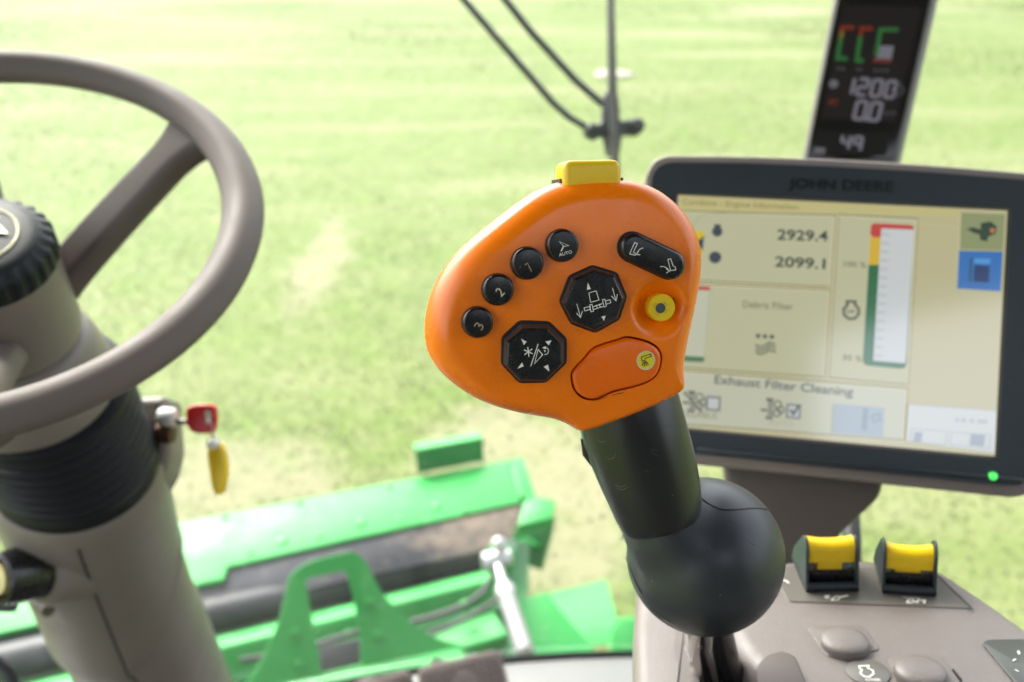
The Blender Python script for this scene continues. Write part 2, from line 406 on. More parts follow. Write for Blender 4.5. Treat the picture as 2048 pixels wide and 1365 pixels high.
t.links.new(pb.outputs[0], ms.inputs[1]); t.links.new(tr.outputs[0], ms.inputs[2]); t.links.new(ms.outputs[0], t.nodes['Material Output'].inputs[0])
me.materials.append(gm); go = link(bpy.data.objects.new('grass_blades', me)); go['kind'] = 'stuff'; go['label'] = 'short bright green grass covering the field outside the cab'; go['category'] = 'grass'
# pale flat stones lying in the grass
def stone(px_, py_, rx, ry, lab):
    u, v = GP.px(px_, py_); c = Vector((u, v, 0)); rings = []
    for s, h in ((1, -.02), (1, .03), (.85, .055), (.5, .065), (.12, .068)):
        rings.append([c + Vector((math.cos(a_) * rx * s * (1 + .12 * math.sin(3 * a_ + u)), math.sin(a_) * ry * s * (1 + .1 * math.cos(2 * a_)), h)) for a_ in [i * math.pi / 10 for i in range(20)]])
    Vv, Ff = loft(rings); obj('flat_stone', Vv, Ff, M['stone'], label=lab, cat='stone', loc=c)
M['stone'] = mat('pale_stone', (.20, .18, .15), .8, var=.1, vscale=6)
stone(1225, 152, .33, .28, 'pale flat stone in the grass behind the wiper')

# ------------------------------------------------------------------ cab shell
FZ = 2.0
def mbox(x0, x1, y0, y1, z0, z1, r=0):
    fr = Fr((0, 0, 0), UP, MX); return prism(fr, rrect(x0, y0, x1, y1, max(r, .001), 4), z0, z1, min(.02, (z1 - z0) / 3), 3, bev0=min(.02, (z1 - z0) / 3))
v, f = mbox(-1.02, 1.12, -1.0, 1.40, 4.12, 4.30, .2); obj('cab_roof', v, f, M['liner'], kind='structure')
RW = Fr(mach(0, -.87, 0), MY, -MX)
v, f = plate_with_hole(RW, [(-1.1, FZ + .002), (1.0, FZ + .002), (1.0, 4.118), (-1.1, 4.118)], rrect(-.62, 3.64, .12, 4.07, .05), -.08, 0); obj('cab_rear_wall', v, f, M['liner'], kind='structure')  # unseen wall; opening sized and placed to put sky glare on the monitor

# floor with a light front sill that follows the curve of the glass
MF = Fr((0, 0, 0), UP, MX)
GR, GC = 2.1, 1.34                         # glass radius, and how far ahead it stands
def arc(r_, x0, x1, n=24): return [(x, GC - GR + math.sqrt(r_ * r_ - x * x)) for x in np.linspace(x0, x1, n)]
P = arc(GR - .14, 1.1, -1.0) + [(-1.0, -.95), (1.1, -.95)]
v, f = prism(MF, P, FZ - .08, FZ - .012, 0); fl = obj('cab_floor', v, f, M['floor'], kind='structure')
P = arc(GR - .01, 1.1, -1.0) + arc(GR - .30, -1.0, 1.1)
v, f = prism(MF, P, FZ - .06, FZ, .012, 3); obj('sill', v, f, M['sill'], fl)
P = arc(GR - .003, 1.1, -1.0) + arc(GR - .0095, -1.0, 1.1)
v, f = prism(MF, P, FZ - .02, FZ + .005, .002, 3); obj('window_seal', v, f, M['seal'], fl)

# windshield: one curved pane, a little dusty
def glass_material():
    m = bpy.data.materials.new('dusty_glass'); m.use_nodes = True; t = m.node_tree; t.nodes.remove(t.nodes['Principled BSDF'])
    g = t.nodes.new('ShaderNodeNewGeometry')
    def noise(sc_, det, ro):
        n_ = t.nodes.new('ShaderNodeTexNoise'); n_.inputs['Scale'].default_value = sc_; n_.inputs['Detail'].default_value = det; n_.inputs['Roughness'].default_value = ro
        t.links.new(g.outputs['Position'], n_.inputs['Vector']); return n_.outputs['Fac']
    tp = t.nodes.new('ShaderNodeBsdfTransparent'); tp.inputs[0].default_value = (.97, .985, .97, 1)
    tl = t.nodes.new('ShaderNodeBsdfTranslucent'); tl.inputs[0].default_value = (.8, .8, .78, 1)
    gl = t.nodes.new('ShaderNodeBsdfGlossy'); gl.inputs['Roughness'].default_value = .02
    r1 = t.nodes.new('ShaderNodeMapRange'); r1.inputs[1].default_value = .3; r1.inputs[2].default_value = .75; r1.inputs[3].default_value = .001; r1.inputs[4].default_value = .008
    t.links.new(noise(3.0, 5, .6), r1.inputs[0])
    r2 = t.nodes.new('ShaderNodeMapRange'); r2.inputs[1].default_value = .70; r2.inputs[2].default_value = .76; r2.inputs[3].default_value = 0; r2.inputs[4].default_value = .10
    t.links.new(noise(140, 2, .5), r2.inputs[0])
    ad = t.nodes.new('ShaderNodeMath'); ad.operation = 'ADD'; t.links.new(r1.outputs[0], ad.inputs[0]); t.links.new(r2.outputs[0], ad.inputs[1])
    m1 = t.nodes.new('ShaderNodeMixShader'); t.links.new(ad.outputs[0], m1.inputs[0]); t.links.new(tp.outputs[0], m1.inputs[1]); t.links.new(tl.outputs[0], m1.inputs[2])
    fn = t.nodes.new('ShaderNodeFresnel'); fn.inputs[0].default_value = 1.25
    m2 = t.nodes.new('ShaderNodeMixShader'); t.links.new(fn.outputs[0], m2.inputs[0]); t.links.new(m1.outputs[0], m2.inputs[1]); t.links.new(gl.outputs[0], m2.inputs[2])
    t.links.new(m2.outputs[0], t.nodes['Material Output'].inputs[0]); return m
outer = arc(GR + .003, 1.3, -1.2, 40); inner = arc(GR - .002, -1.2, 1.3, 40)
v, f = prism(MF, outer + inner, FZ + .012, 4.13)
obj('windshield', v, f, glass_material(), label='large curved windshield with faint dust between the cab and the field', cat='windshield', angle=50)

# ================================================================== HEADER in front of the machine
HB = mach(0, 3.0, 0.0)
header = thing('harvester_header', 'green harvester header with dark belt and roller lying on the grass ahead', 'header', Vector((HB.x, HB.y, 0)))
def tilt(px_, py_, z, ang, xh=MX):           # plane across the machine, leaning back towards the driver by ang
    u, v = Fr((0, 0, z), UP).px(px_, py_); nrm = UP * math.cos(R(ang)) - MY * math.sin(R(ang))
    return Fr((u, v, z), nrm, xh)
def sheet(name, fr, P, thick, m, parent=header, bev=.006, hole=None, top=0.0, rnd=0.0):
    q = fr.pts(P, top)
    if rnd: q = rpoly(q, rnd)
    v, f = prism(fr, q, top - thick, top, bev, 2); return obj(name, v, f, m, parent)
T1 = tilt(700, 990, 1.02, 8)
sheet('hood_sheet', T1, [(-160, 1150), (345, 1047), (1046, 914), (1058, 950), (1072, 992), (1046, 1003), (700, 1078), (455, 1133), (447, 1158), (405, 1166), (300, 1200), (-160, 1300)], .03, M['green'])
T1b = tilt(950, 930, 1.035, 8)
# upright angle standing on the hood
p0 = T1.w(*T1.px(836, 948)); p1 = T1.w(*T1.px(968, 922)); hgt = .105
fa = Fr(p0, -MY + UP * .15, p1 - p0); L = (p1 - p0).length
v, f = prism(fa, [(0, 0), (L, 0), (L, hgt), (0, hgt)], -.012, 0, .002, 2); obj('upright_bracket', v, f, M['green_dk'], header)
v, f = prism(fa, [(0, hgt - .012), (L, hgt - .012), (L, hgt + .004), (0, hgt + .004)], -.06, .004, .003, 2); obj('bracket_flange', v, f, M['green'], header)
for bx, by in ((873, 1012), (722, 1045), (565, 1082)):
    q = T1.px(bx, by); v, f = prism(T1, ngon(*q, .02, 6), -.002, .008, .002, 2); obj('bolt', v, f, M['green'], header)
for bx, by in ((1020, 930), (930, 1022), (800, 1042), (640, 1072), (500, 1106), (780, 972), (600, 1006), (450, 1036)):
    q = T1.px(bx, by); v, f = prism(T1, ngon(*q, .011, 6), -.002, .007, .002, 2); obj('bolt', v, f, M['green_dk'], header)
q0 = T1.px(1030, 950); q1 = T1.px(1000, 1005); v, f = prism(T1, [T1.px(1022, 936), T1.px(1034, 934), T1.px(1050, 996), T1.px(1038, 999)], -.001, .012, .003, 2); obj('stiffener', v, f, M['green'], header)
T2 = tilt(760, 1090, .96, 16)
bm_ = M['belt'].node_tree; bb = bm_.nodes['Principled BSDF']; old_ = bb.inputs['Base Color'].links[0].from_socket
gg = bm_.nodes.new('ShaderNodeNewGeometry'); sb_ = bm_.nodes.new('ShaderNodeVectorMath'); sb_.operation = 'SUBTRACT'; sb_.inputs[1].default_value = T2.w(*T2.px(955, 1048)); bm_.links.new(gg.outputs['Position'], sb_.inputs[0])
le_ = bm_.nodes.new('ShaderNodeVectorMath'); le_.operation = 'LENGTH'; bm_.links.new(sb_.outputs[0], le_.inputs[0])
nz_ = bm_.nodes.new('ShaderNodeTexNoise'); nz_.inputs['Scale'].default_value = 9; nz_.inputs['Detail'].default_value = 6; nz_.inputs['Roughness'].default_value = .7; bm_.links.new(gg.outputs['Position'], nz_.inputs['Vector'])
ma_ = bm_.nodes.new('ShaderNodeMath'); ma_.operation = 'MULTIPLY_ADD'; ma_.inputs[1].default_value = -.75; bm_.links.new(nz_.outputs['Fac'], ma_.inputs[0]); bm_.links.new(le_.outputs['Value'], ma_.inputs[2])
mr_ = bm_.nodes.new('ShaderNodeMapRange'); mr_.inputs[1].default_value = -.30; mr_.inputs[2].default_value = -.10; mr_.inputs[3].default_value = .8; mr_.inputs[4].default_value = 0; bm_.links.new(ma_.outputs[0], mr_.inputs[0])
mc_ = bm_.nodes.new('ShaderNodeMix'); mc_.data_type = 'RGBA'; mc_.inputs[7].default_value = (.15, .115, .085, 1); bm_.links.new(old_, mc_.inputs[6]); bm_.links.new(mr_.outputs[0], mc_.inputs[0]); bm_.links.new(mc_.outputs[2], bb.inputs['Base Color'])
sheet('belt', T2, [(-160, 1272), (300, 1168), (455, 1132), (700, 1077), (1052, 1000), (1012, 1092), (700, 1160), (390, 1232), (-160, 1365)], .02, M['belt'])
# end of the header on the right: cheek, channel and curved shield
T3 = tilt(1075, 1010, 1.04, 12)
sheet('end_cap', T3, [(1048, 1003), (1068, 992), (1112, 1000), (1106, 1036), (1036, 1052)], .04, M['green'], bev=.008)
fe = Fr(at(1060, 1090, 4.25), camdir(-.25, .1, 1))
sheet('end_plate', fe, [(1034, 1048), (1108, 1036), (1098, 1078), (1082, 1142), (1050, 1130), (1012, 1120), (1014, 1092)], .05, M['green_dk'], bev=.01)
sheet('end_rib', fe, [(1018, 1088), (1052, 1076), (1076, 1092), (1040, 1108)], .03, M['green'], top=.03, bev=.008)
# roller: dark steel drum between the cheeks
ra = at(-200, 1374, 3.15); rb = at(1000, 1098, 3.95)
dv = (rb - ra).normalized()
v, f = tube([ra, ra + dv * .02, rb - dv * .02, rb], [.055, .062, .062, .055], 28); obj('roller', v, f, M['roller'], header)
v, f = tube([rb, rb + dv * .06], .025, 12); obj('roller_axle', v, f, M['steel'], header)
# green box beam and frame members under the roller
def beam(name, a_, b_, hw, hh_, m, rot=0, bev=.012):
    d_ = (b_ - a_).normalized(); y = (UP - d_ * UP.dot(d_)).normalized(); x = d_.cross(y)
    c_, s_ = math.cos(R(rot)), math.sin(R(rot)); S = rrect(-hw, -hh_, hw, hh_, bev, 3)
    rings = [[p + (x * (u * c_ - v_ * s_) + y * (u * s_ + v_ * c_)) for u, v_ in S] for p in (a_, b_)]
    v, f = loft(rings); return obj(name, v, f, m, header)
beam('front_beam', at(-200, 1478, 3.0), at(985, 1176, 3.72), .05, .055, M['green'], 18)
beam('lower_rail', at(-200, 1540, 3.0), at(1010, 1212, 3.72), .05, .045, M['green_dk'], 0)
beam('rear_rail', at(-200, 1600, 2.95), at(1000, 1258, 3.6), .07, .03, M['green'], 0)
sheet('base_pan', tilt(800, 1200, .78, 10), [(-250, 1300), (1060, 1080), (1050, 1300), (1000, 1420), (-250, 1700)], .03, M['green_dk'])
for bx, by, dd in ((932, 1213, 3.55), (700, 1275, 3.4), (430, 1335, 3.2)):
    p = at(bx, by, dd); v, f = lathe(p, -MY + UP * .6, [(.022, -.02), (.022, .012), (.012, .018)], 12); obj('bolt', v, f, M['green'], header)
# side plate of the feeder and the curved chute on the right
T5 = tilt(1130, 1240, .92, 30)
sheet('side_shield', T5, [(1046, 1196), (1092, 1184), (1190, 1300), (1185, 1420), (1040, 1420)], .03, M['green'])
pts = []
c0 = at(1155, 1185, 3.7)
rows = []
for i in range(9):
    t_ = i / 8; ang = t_ * 1.25
    a_ = at(1085 + 6 * t_, 1190 + 118 * t_, 3.72 - .18 * math.sin(ang) - .06 * t_); b_ = at(1212 + 34 * t_, 1160 + 122 * t_, 3.80 - .20 * math.sin(ang) - .06 * t_)
    rows.append((a_, b_))
th = (MY * .6 - UP).normalized() * .025
rings = [[a_, b_, b_ + th, a_ + th] for a_, b_ in rows]
v, f = loft(rings); obj('curved_shield', v, f, M['green'], header)
fb = Fr(at(1240, 1280, 3.35), camdir(-.1, .3, 1))
sheet('corner_block', fb, [(1222, 1262), (1238, 1236), (1290, 1232), (1300, 1330), (1215, 1330)], .08, M['green'], bev=.015)
for lx in (-1.0, 0.45):
    p_ = mach(lx, 2.75, 0); beam('support_leg', Vector((p_.x, p_.y, .0)), Vector((p_.x, p_.y + .001, .80)), .05, .05, M['green_dk'])
# clevis and silver hydraulic cylinder
def cyl(name, a_, b_, r_, m, par=header, n_=20):
    d_ = (b_ - a_).normalized(); v, f = tube([a_, a_ + d_ * r_ * .25, b_ - d_ * r_ * .25, b_], [r_ * .8, r_, r_, r_ * .8], n_); return obj(name, v, f, m, par)
hy0 = at(993, 1120, 3.45); hy1 = at(1012, 1190, 3.32); hy2 = at(1052, 1310, 3.05)
hc = cyl('hydraulic_cylinder', hy1, hy2, .030, mat('cylinder_paint', (.12, .125, .12), .5))
cyl('piston_rod', hy0, hy1, .017, M['steel'], hc); cyl('gland', hy1 - (hy1 - hy0) * .22, hy1 + (hy2 - hy1) * .08, .034, M['steel'], hc)
v, f = lathe(hy0 - MX * .05, MX, [(.03, 0), (.034, .005), (.034, .095), (.03, .10)], 16); obj('pin', v, f, M['steel'], hc)
fc = Fr(at(995, 1105, 3.5), camdir(-.2, .2, 1))
sheet('cylinder_lug', fc, [(968, 1105), (985, 1082), (1010, 1080), (1032, 1108), (1024, 1150), (975, 1150)], .03, M['green'], rnd=.02)
q = at(1001, 1092, 3.4); v, f = lathe(q, -MY + UP * .4, [(.026, -.03), (.026, .01), (.012, .014)], 8); obj('bolt', v, f, M['steel'], header)
hz_ = [at(985, 1150, 3.5), at(960, 1190, 3.42), at(900, 1222, 3.38), at(800, 1250, 3.34), at(720, 1262, 3.30), at(600, 1300, 3.2), at(480, 1322, 3.1)]
obj('hose', *tube(spline([tuple(p) for p in hz_], 5, False), .010, 10), M['seal'], header)
hz_ = [at(1004, 1148, 3.45), at(990, 1200, 3.36), at(930, 1238, 3.32), at(860, 1268, 3.28), at(760, 1300, 3.2)]
obj('hose', *tube(spline([tuple(p) for p in hz_], 5, False), .009, 10), M['seal'], header)
# bright green plate with a window cut in it, standing on the feeder house
feeder = thing('feeder_bracket', 'bright green steel plate with a tall window, standing before the roller', 'bracket', at(690, 1365, 2.45))
fp = Fr(at(690, 1250, 2.5), (-MY * .82 + UP * .57), MX)
out = rpoly(fp.pts([(470, 1400), (520, 1330), (560, 1240), (578, 1152), (615, 1124), (708, 1102), (730, 1122), (762, 1186), (812, 1238), (880, 1282), (935, 1292), (960, 1400)]), .03, 6)
hol = rpoly(fp.pts([(610, 1158), (692, 1141), (706, 1190), (720, 1262), (724, 1330), (642, 1348), (626, 1250)]), .012, 4)
v, f = plate_with_hole(fp, out, hol, -.012, .004); obj('plate', v, f, M['green'], feeder)
for bx, by in ((590, 1268), (757, 1272), (598, 1330), (738, 1205)):
    q_ = fp.px(bx, by, .004); v, f = prism(fp, ngon(*q_, .013, 6), .004, .011, .002, 2); obj('bolt', v, f, M['green'], feeder)
fq = Fr(at(680, 1310, 2.75), (-MY * .7 + UP * .7), MX)
v, f = prism(fq, fq.pts([(640, 1292), (722, 1276), (728, 1340), (644, 1360)]), -.08, 0, .008, 2); obj('latch_box', v, f, M['roller'], feeder)
FH = Fr(at(700, 1400, 2.42), UP * .9 - MY * .43, MX)
v, f = prism(FH, FH.pts([(430, 1392), (920, 1290), (1000, 1420), (430, 1520)]), -.05, -.004, .01, 2); obj('feeder_top', v, f, M['green'], feeder)

# ================================================================== WIPER outside the glass
DW = 1.62
wiper = thing('windshield_wiper', 'black wiper with two slanted arms and upright blade outside the windshield', 'wiper', at(1228, 250, DW))
fw_ = Fr(at(1225, 200, DW), camdir(.12, 0, 1))
def wpt(x, y, h=0): return fw_.w(*fw_.px(x, y, h), h)
v, f = tube([wpt(916, -14, -.01), wpt(1000, 84, -.01), wpt(1108, 208, -.01), wpt(1140, 236, -.01), wpt(1188, 264, -.005)], [.0058] * 5, 10); obj('wiper_arm', v, f, M['wiper'], wiper)
v, f = tube([wpt(1000, -14, -.02), wpt(1060, 62, -.02), wpt(1150, 160, -.02), wpt(1214, 216, -.012)], [.0062] * 4, 10); obj('wiper_arm', v, f, M['wiper'], wiper)
bl = [(1213, -14), (1223, -14), (1229, 180), (1233, 300), (1236, 420), (1222, 420), (1219, 300), (1215, 180)]
v, f = prism(fw_, fw_.pts(bl), 0, .022, .003, 2); b_ = obj('wiper_blade', v, f, M['wiper'], wiper)
v, f = prism(fw_, fw_.pts([(1216, -14), (1220, -14), (1230, 420), (1226, 420)]), .022, .034, .001, 1); obj('rubber_lip', v, f, M['seal'], b_)
hub = [(1213, 182), (1234, 180), (1241, 215), (1243, 240), (1262, 236), (1280, 236), (1286, 252), (1280, 268), (1258, 268), (1246, 272), (1240, 305), (1217, 306), (1212, 280), (1205, 270), (1192, 277), (1178, 272), (1176, 258), (1188, 250), (1204, 242), (1208, 215)]
v, f = prism(fw_, spline(fw_.pts(hub), 3), -.022, -.002, .004, 3); hb = obj('wiper_bracket', v, f, M['wiper'], wiper)
for bx, by, r_ in ((1184, 260, .0105), (1274, 252, .0125), (1227, 230, .008)):
    q_ = fw_.px(bx, by); v, f = prism(fw_, ngon(*q_, r_, 20), -.024, .008, .004, 3, dome=.002); obj('pivot_nut', v, f, M['wiper'], hb)

# ================================================================== STEERING
WC = CAM + CR * -.37531 + CU * .08550 + CF * .68488
WN = (CR * .12106 + CU * .67077 + CF * -.73172).normalized()      # wheel normal, towards the driver
wx = (CR - WN * CR.dot(WN)).normalized(); wy = WN.cross(wx)
WF = Fr(WC, WN, wx)
AX = -WN
wheel = thing('steering_wheel', 'grey-brown steering wheel with angled spokes and black round hub cap', 'steering wheel', WC + AX * .11)
RM = .1842
sec = []
for k_ in range(20):
    a_ = 2 * math.pi * k_ / 20; c_, s_ = math.cos(a_), math.sin(a_)
    rr = .0142 * (1 + .07 * math.cos(4 * a_)); sec.append((rr * c_, rr * s_ * .95 - (.0014 * math.exp(-((a_ - math.pi * .5) / .35) ** 2))))
v, f = torus_path(WC, wx, wy, RM, sec, 128); rim = obj('rim', v, f, M['wheel'], wheel, 60)
for a_ in (-42, 150, 20):
    e_ = wx * math.cos(R(a_)) + wy * math.sin(R(a_))
# spokes sink from the rim to the hub
sp1 = Vector(WF.px(385, 250)).normalized(); ang1 = math.atan2(sp1.y, sp1.x)
sp2 = Vector(WF.px(-90, 850)).normalized(); ang2 = math.atan2(sp2.y, sp2.x)
for a_ in (ang1, ang2, math.pi - ang1 - .35):
    e_ = wx * math.cos(a_) + wy * math.sin(a_); s_ = WN.cross(e_)
    path = []
    for t_ in np.linspace(0, 1, 15):
        r_ = .044 + (RM - .044) * t_; dz = -.088 * (1 - t_ ** .9) - .004 + .012 * math.exp(-((t_ - .9) / .12) ** 2) * 0
        path.append((WC + e_ * r_ + WN * dz, .0180 + .017 * max(0, (t_ - .74) / .26) ** 2.2 + .003 * (1 - t_)))
    rings = []
    for i, (p, hw) in enumerate(path):
        d_ = (path[min(i + 1, 14)][0] - path[max(i - 1, 0)][0]).normalized(); up_ = s_.cross(d_).normalized()
        if up_.dot(WN) < 0: up_ = -up_
        S = rpoly([(-hw, -.006), (-hw * .55, -.017), (hw * .55, -.017), (hw, -.006), (hw * .72, .009), (-hw * .72, .009)], .006, 4)
        rings.append([p + s_ * u + up_ * v_ for u, v_ in S])
    v, f = loft(rings); obj('spoke', v, f, M['wheel'], wheel, 40)
v, f = lathe(WC, AX, [(.040, .040), (.0480, .0425), (.0500, .050), (.0535, .100), (.0540, .113), (.050, .116)], 56); obj('hub_collar', v, f, M['taupe'], wheel)
def ribs(k_, t_): return 1 + (.0 if t_ < .0225 or t_ > .0405 else (.028 if (k_ % 6) in (0, 1, 2) else -.014))
v, f = lathe(WC, AX, [(.001, .0165), (.026, .0170), (.036, .0175), (.0415, .0190), (.0445, .0215), (.0455, .0230), (.0500, .0260), (.0508, .0400), (.0500, .0430), (.046, .0435)], 168, ribs); cap = obj('hub_cap', v, f, M['cap'], wheel, 40)
CFm = Fr(WC + AX * .0166, WN, wx)
v, f = torus_path(WC + AX * .0172, wx, wy, .0290, [(.0012 * math.cos(k_ * .785), .0012 * math.sin(k_ * .785)) for k_ in range(8)], 64); obj('emblem_ring', v, f, M['ring'], cap)
v, f = flat(CFm, CFm.pts([(-14, 445), (-2, 450), (17, 470), (-12, 468), (-40, 490), (-80, 480), (-100, 450), (-50, 462)]), .0012); obj('emblem', v, f, M['ring'], cap)

column = thing('steering_column', 'taupe steering column with black ribbed bellows and split housing', 'steering column', WC + AX * 1.05)
v, f = lathe(WC, AX, [(.046, .119), (.052, .121), (.0560, .126), (.0600, .134), (.0650, .150), (.0690, .175), (.0705, .195), (.0705, .205)], 56); obj('upper_shroud', v, f, M['taupe'], column)
prof = [(.180, .068, .006), (.183, .0725, .007), (.189, .0735, .007)]
for k_ in range(7):
    t0 = .192 + k_ * .0125; r0 = .0702 - k_ * .0003; h_ = .0075 + k_ * .0013
    prof += [(t0, r0 - .0015, h_), (t0 + .0028, r0 + .0030, h_), (t0 + .0070, r0 + .0034, h_), (t0 + .0104, r0 - .0012, h_)]
prof += [(.281, .0705, .0165), (.284, .0720, .0165), (.296, .0730, .0165), (.302, .0705, .0165), (.303, .060, .0165)]
BELL = prof
sideA = (wx - AX * wx.dot(AX)).normalized()
def hous(t, r, sh): return (t, r, sh)
def housing(name, S, m, n_=48, lip=None):
    x_, y_ = wx, wy; rings = []
    for t, r, sh in S: rings.append([WC + AX * t + x_ * sh + (x_ * math.cos(2 * math.pi * k_ / n_) + y_ * math.sin(2 * math.pi * k_ / n_)) * r for k_ in range(n_)])
    v, f = loft(rings); return obj(name, v, f, m, column)
housing('bellows', BELL, mat('bellows_rubber', (.006, .0075, .009), .45, spec=.3), 64)
HSEC = [(.300, .0775, .0150), (.33, .0775, .0140), (.42, .0780, .0120), (.50, .0785, .0110), (.56, .0795, .0110), (.578, .0800, .0110)]
def slant(t, a): return t - (.13 * (max(0, math.cos(a - .25)) ** 1.4) * max(0, (t - .45) / .128) if t > .45 else 0)
def housing2(name, S, m, n_=64):
    rings = [[WC + AX * slant(t, 2 * math.pi * k_ / n_) + wx * sh + (wx * math.cos(2 * math.pi * k_ / n_) + wy * math.sin(2 * math.pi * k_ / n_)) * r for k_ in range(n_)] for t, r, sh in S]
    v, f = loft(rings); return obj(name, v, f, m, column)
hs1 = housing2('housing', [(.288, .060, .015), (.292, .0745, .015)] + HSEC + [(.583, .0788, .011), (.584, .070, .011)], M['taupe'])
housing('lower_housing', [(.40, .060, .012), (.44, .0745, .012), (.56, .0765, .014), (.60, .0785, .018), (.70, .0815, .022), (.85, .088, .026), (1.06, .100, .032), (1.17, .104, .034)], M['taupe'])
# seam of the two half shells, facing the driver
va = -CF + WN * CF.dot(WN); va.normalize()
sd_ = (va * .93 - wx * .05).normalized()
def on_h(t, ang, lift=0.0):
    S = HSEC + [(.5785, .0772, .016), (.60, .0785, .018), (.70, .0815, .022), (.85, .088, .026)]
    for i in range(len(S) - 1):
        if t <= S[i + 1][0]: break
    k_ = (t - S[i][0]) / (S[i + 1][0] - S[i][0]); r_ = S[i][1] + (S[i + 1][1] - S[i][1]) * k_; sh = S[i][2] + (S[i + 1][2] - S[i][2]) * k_
    return WC + AX * t + wx * (sh + math.cos(ang) * (r_ + lift)) + wy * math.sin(ang) * (r_ + lift)
A0 = R(-74)
v, f = tube([on_h(t_, A0 + .25 * (t_ - .3), -.0002) for t_ in np.linspace(.311, .84, 40)], .0011, 6); obj('seam', v, f, M['gap'], hs1)
# round pod with pale yellow push button
pc = at(76, 1143, .895); pd = camdir(-.52, .03, 1)
pod = obj('button_pod', *lathe(pc - pd * .064, pd, [(.030, 0), (.034, .012), (.0350, .040), (.0340, .052), (.0310, .061), (.0265, .065), (.018, .0655)], 40), M['taupe'], column)
obj('collar', *lathe(pc - pd * .002, pd, [(.0235, 0), (.025, .004), (.0245, .028), (.0222, .0420), (.0192, .0440), (.0162, .0400), (.0152, .022)], 40), M['black'], pod)
obj('push_button', *lathe(pc - pd * .002, pd, [(.0138, 0), (.0138, .0415), (.0128, .0435), (.006, .0443), (.001, .0445)], 32), M['pod_yellow'], pod)
obj('tilt_lever', *tube([at(70, 1180, .95), at(88, 1212, .93), at(97, 1222, .92)], [.008, .0085, .006], 12), M['taupe_dk'], column)
obj('lever_end', *tube([at(-30, 1205, .90), at(10, 1212, .90), at(32, 1216, .90)], [.006, .006, .004], 10), M['bezel'], column)
# ignition boss on the right of the column
ig = at(322, 835, .93)
fi = Fr(at(308, 840, .92), camdir(.05, .15, 1))
v, f = prism(fi, rpoly(fi.pts([(262, 795), (326, 792), (333, 808), (334, 850), (340, 905), (326, 960), (290, 1010), (270, 960)]), .008, 4), -.05, 0, .008, 4); boss = obj('ignition_boss', v, f, M['taupe'], column)
kd = camdir(1, -.05, .12)
obj('lock_barrel', *lathe(at(341, 836, .915), kd, [(.008, -.01), (.0092, -.008), (.0092, .002), (.0075, .0050), (.004, .0055)], 28), M['white'], boss)
obj('lock_ring', *lathe(at(338, 866, .918), kd, [(.009, -.01), (.010, -.002), (.009, .004), (.005, .005)], 24), mat('lock_brass', (.11, .055, .035), .45, metal=.4), boss)
obj('cable', *tube([at(-40, 1290, 1.02), at(-8, 1322, 1.02), at(16, 1345, 1.02), at(32, 1380, 1.02)], .006, 10), M['rubber'], column)

key = thing('ignition_key', 'red-headed ignition key in the lock beside the column', 'key', at(375, 843, .915))
k0 = at(350, 843, .915)
obj('key_shank', *tube([k0, k0 + kd * .016], .0027, 10), M['darkmetal'], key)
fk = Fr(at(403, 838, .912), camdir(-.06, .05, 1))
v, f = prism(fk, rpoly(fk.pts([(374, 817), (388, 810), (418, 808), (432, 813), (434, 840), (430, 866), (400, 868), (384, 864), (374, 846)]), .004, 4), -.004, .004, .002, 3); kh = obj('key_head', v, f, M['red'], key)
v, f = prism(fk, fk.pts([(413, 822), (422, 820), (426, 830), (424, 846), (416, 848)]), .0035, .0046, 0); obj('key_hole', v, f, M['ring'], kh)
tag_ = thing('key_tag', 'yellow tag hanging on a wire ring from the red key', 'tag', at(432, 930, .912))
rp_ = [at(418, 842, .9045), at(424, 852, .904), at(425, 868, .905), at(427, 882, .910), at(433, 888, .914), at(428, 872, .918), at(419, 850, .917)]
obj('wire_ring', *tube(spline([tuple(p) for p in rp_], 4), .0007, 6, caps=False), M['steel'], tag_)
ft = Fr(at(434, 940, .911), camdir(-.45, .05, 1))
v, f = prism(ft, rpoly(ft.pts([(424, 880), (440, 884), (450, 905), (453, 940), (446, 985), (434, 992), (427, 975), (417, 905)]), .004, 4), -.004, .003, .0015, 3); tg = obj('tag_body', v, f, M['tag'], tag_)
obj('tag_clip', *lathe(at(427, 888, .908), ft.Z, [(.004, -.006), (.005, -.004), (.005, .004), (.003, .006)], 16), M['white'], tg)

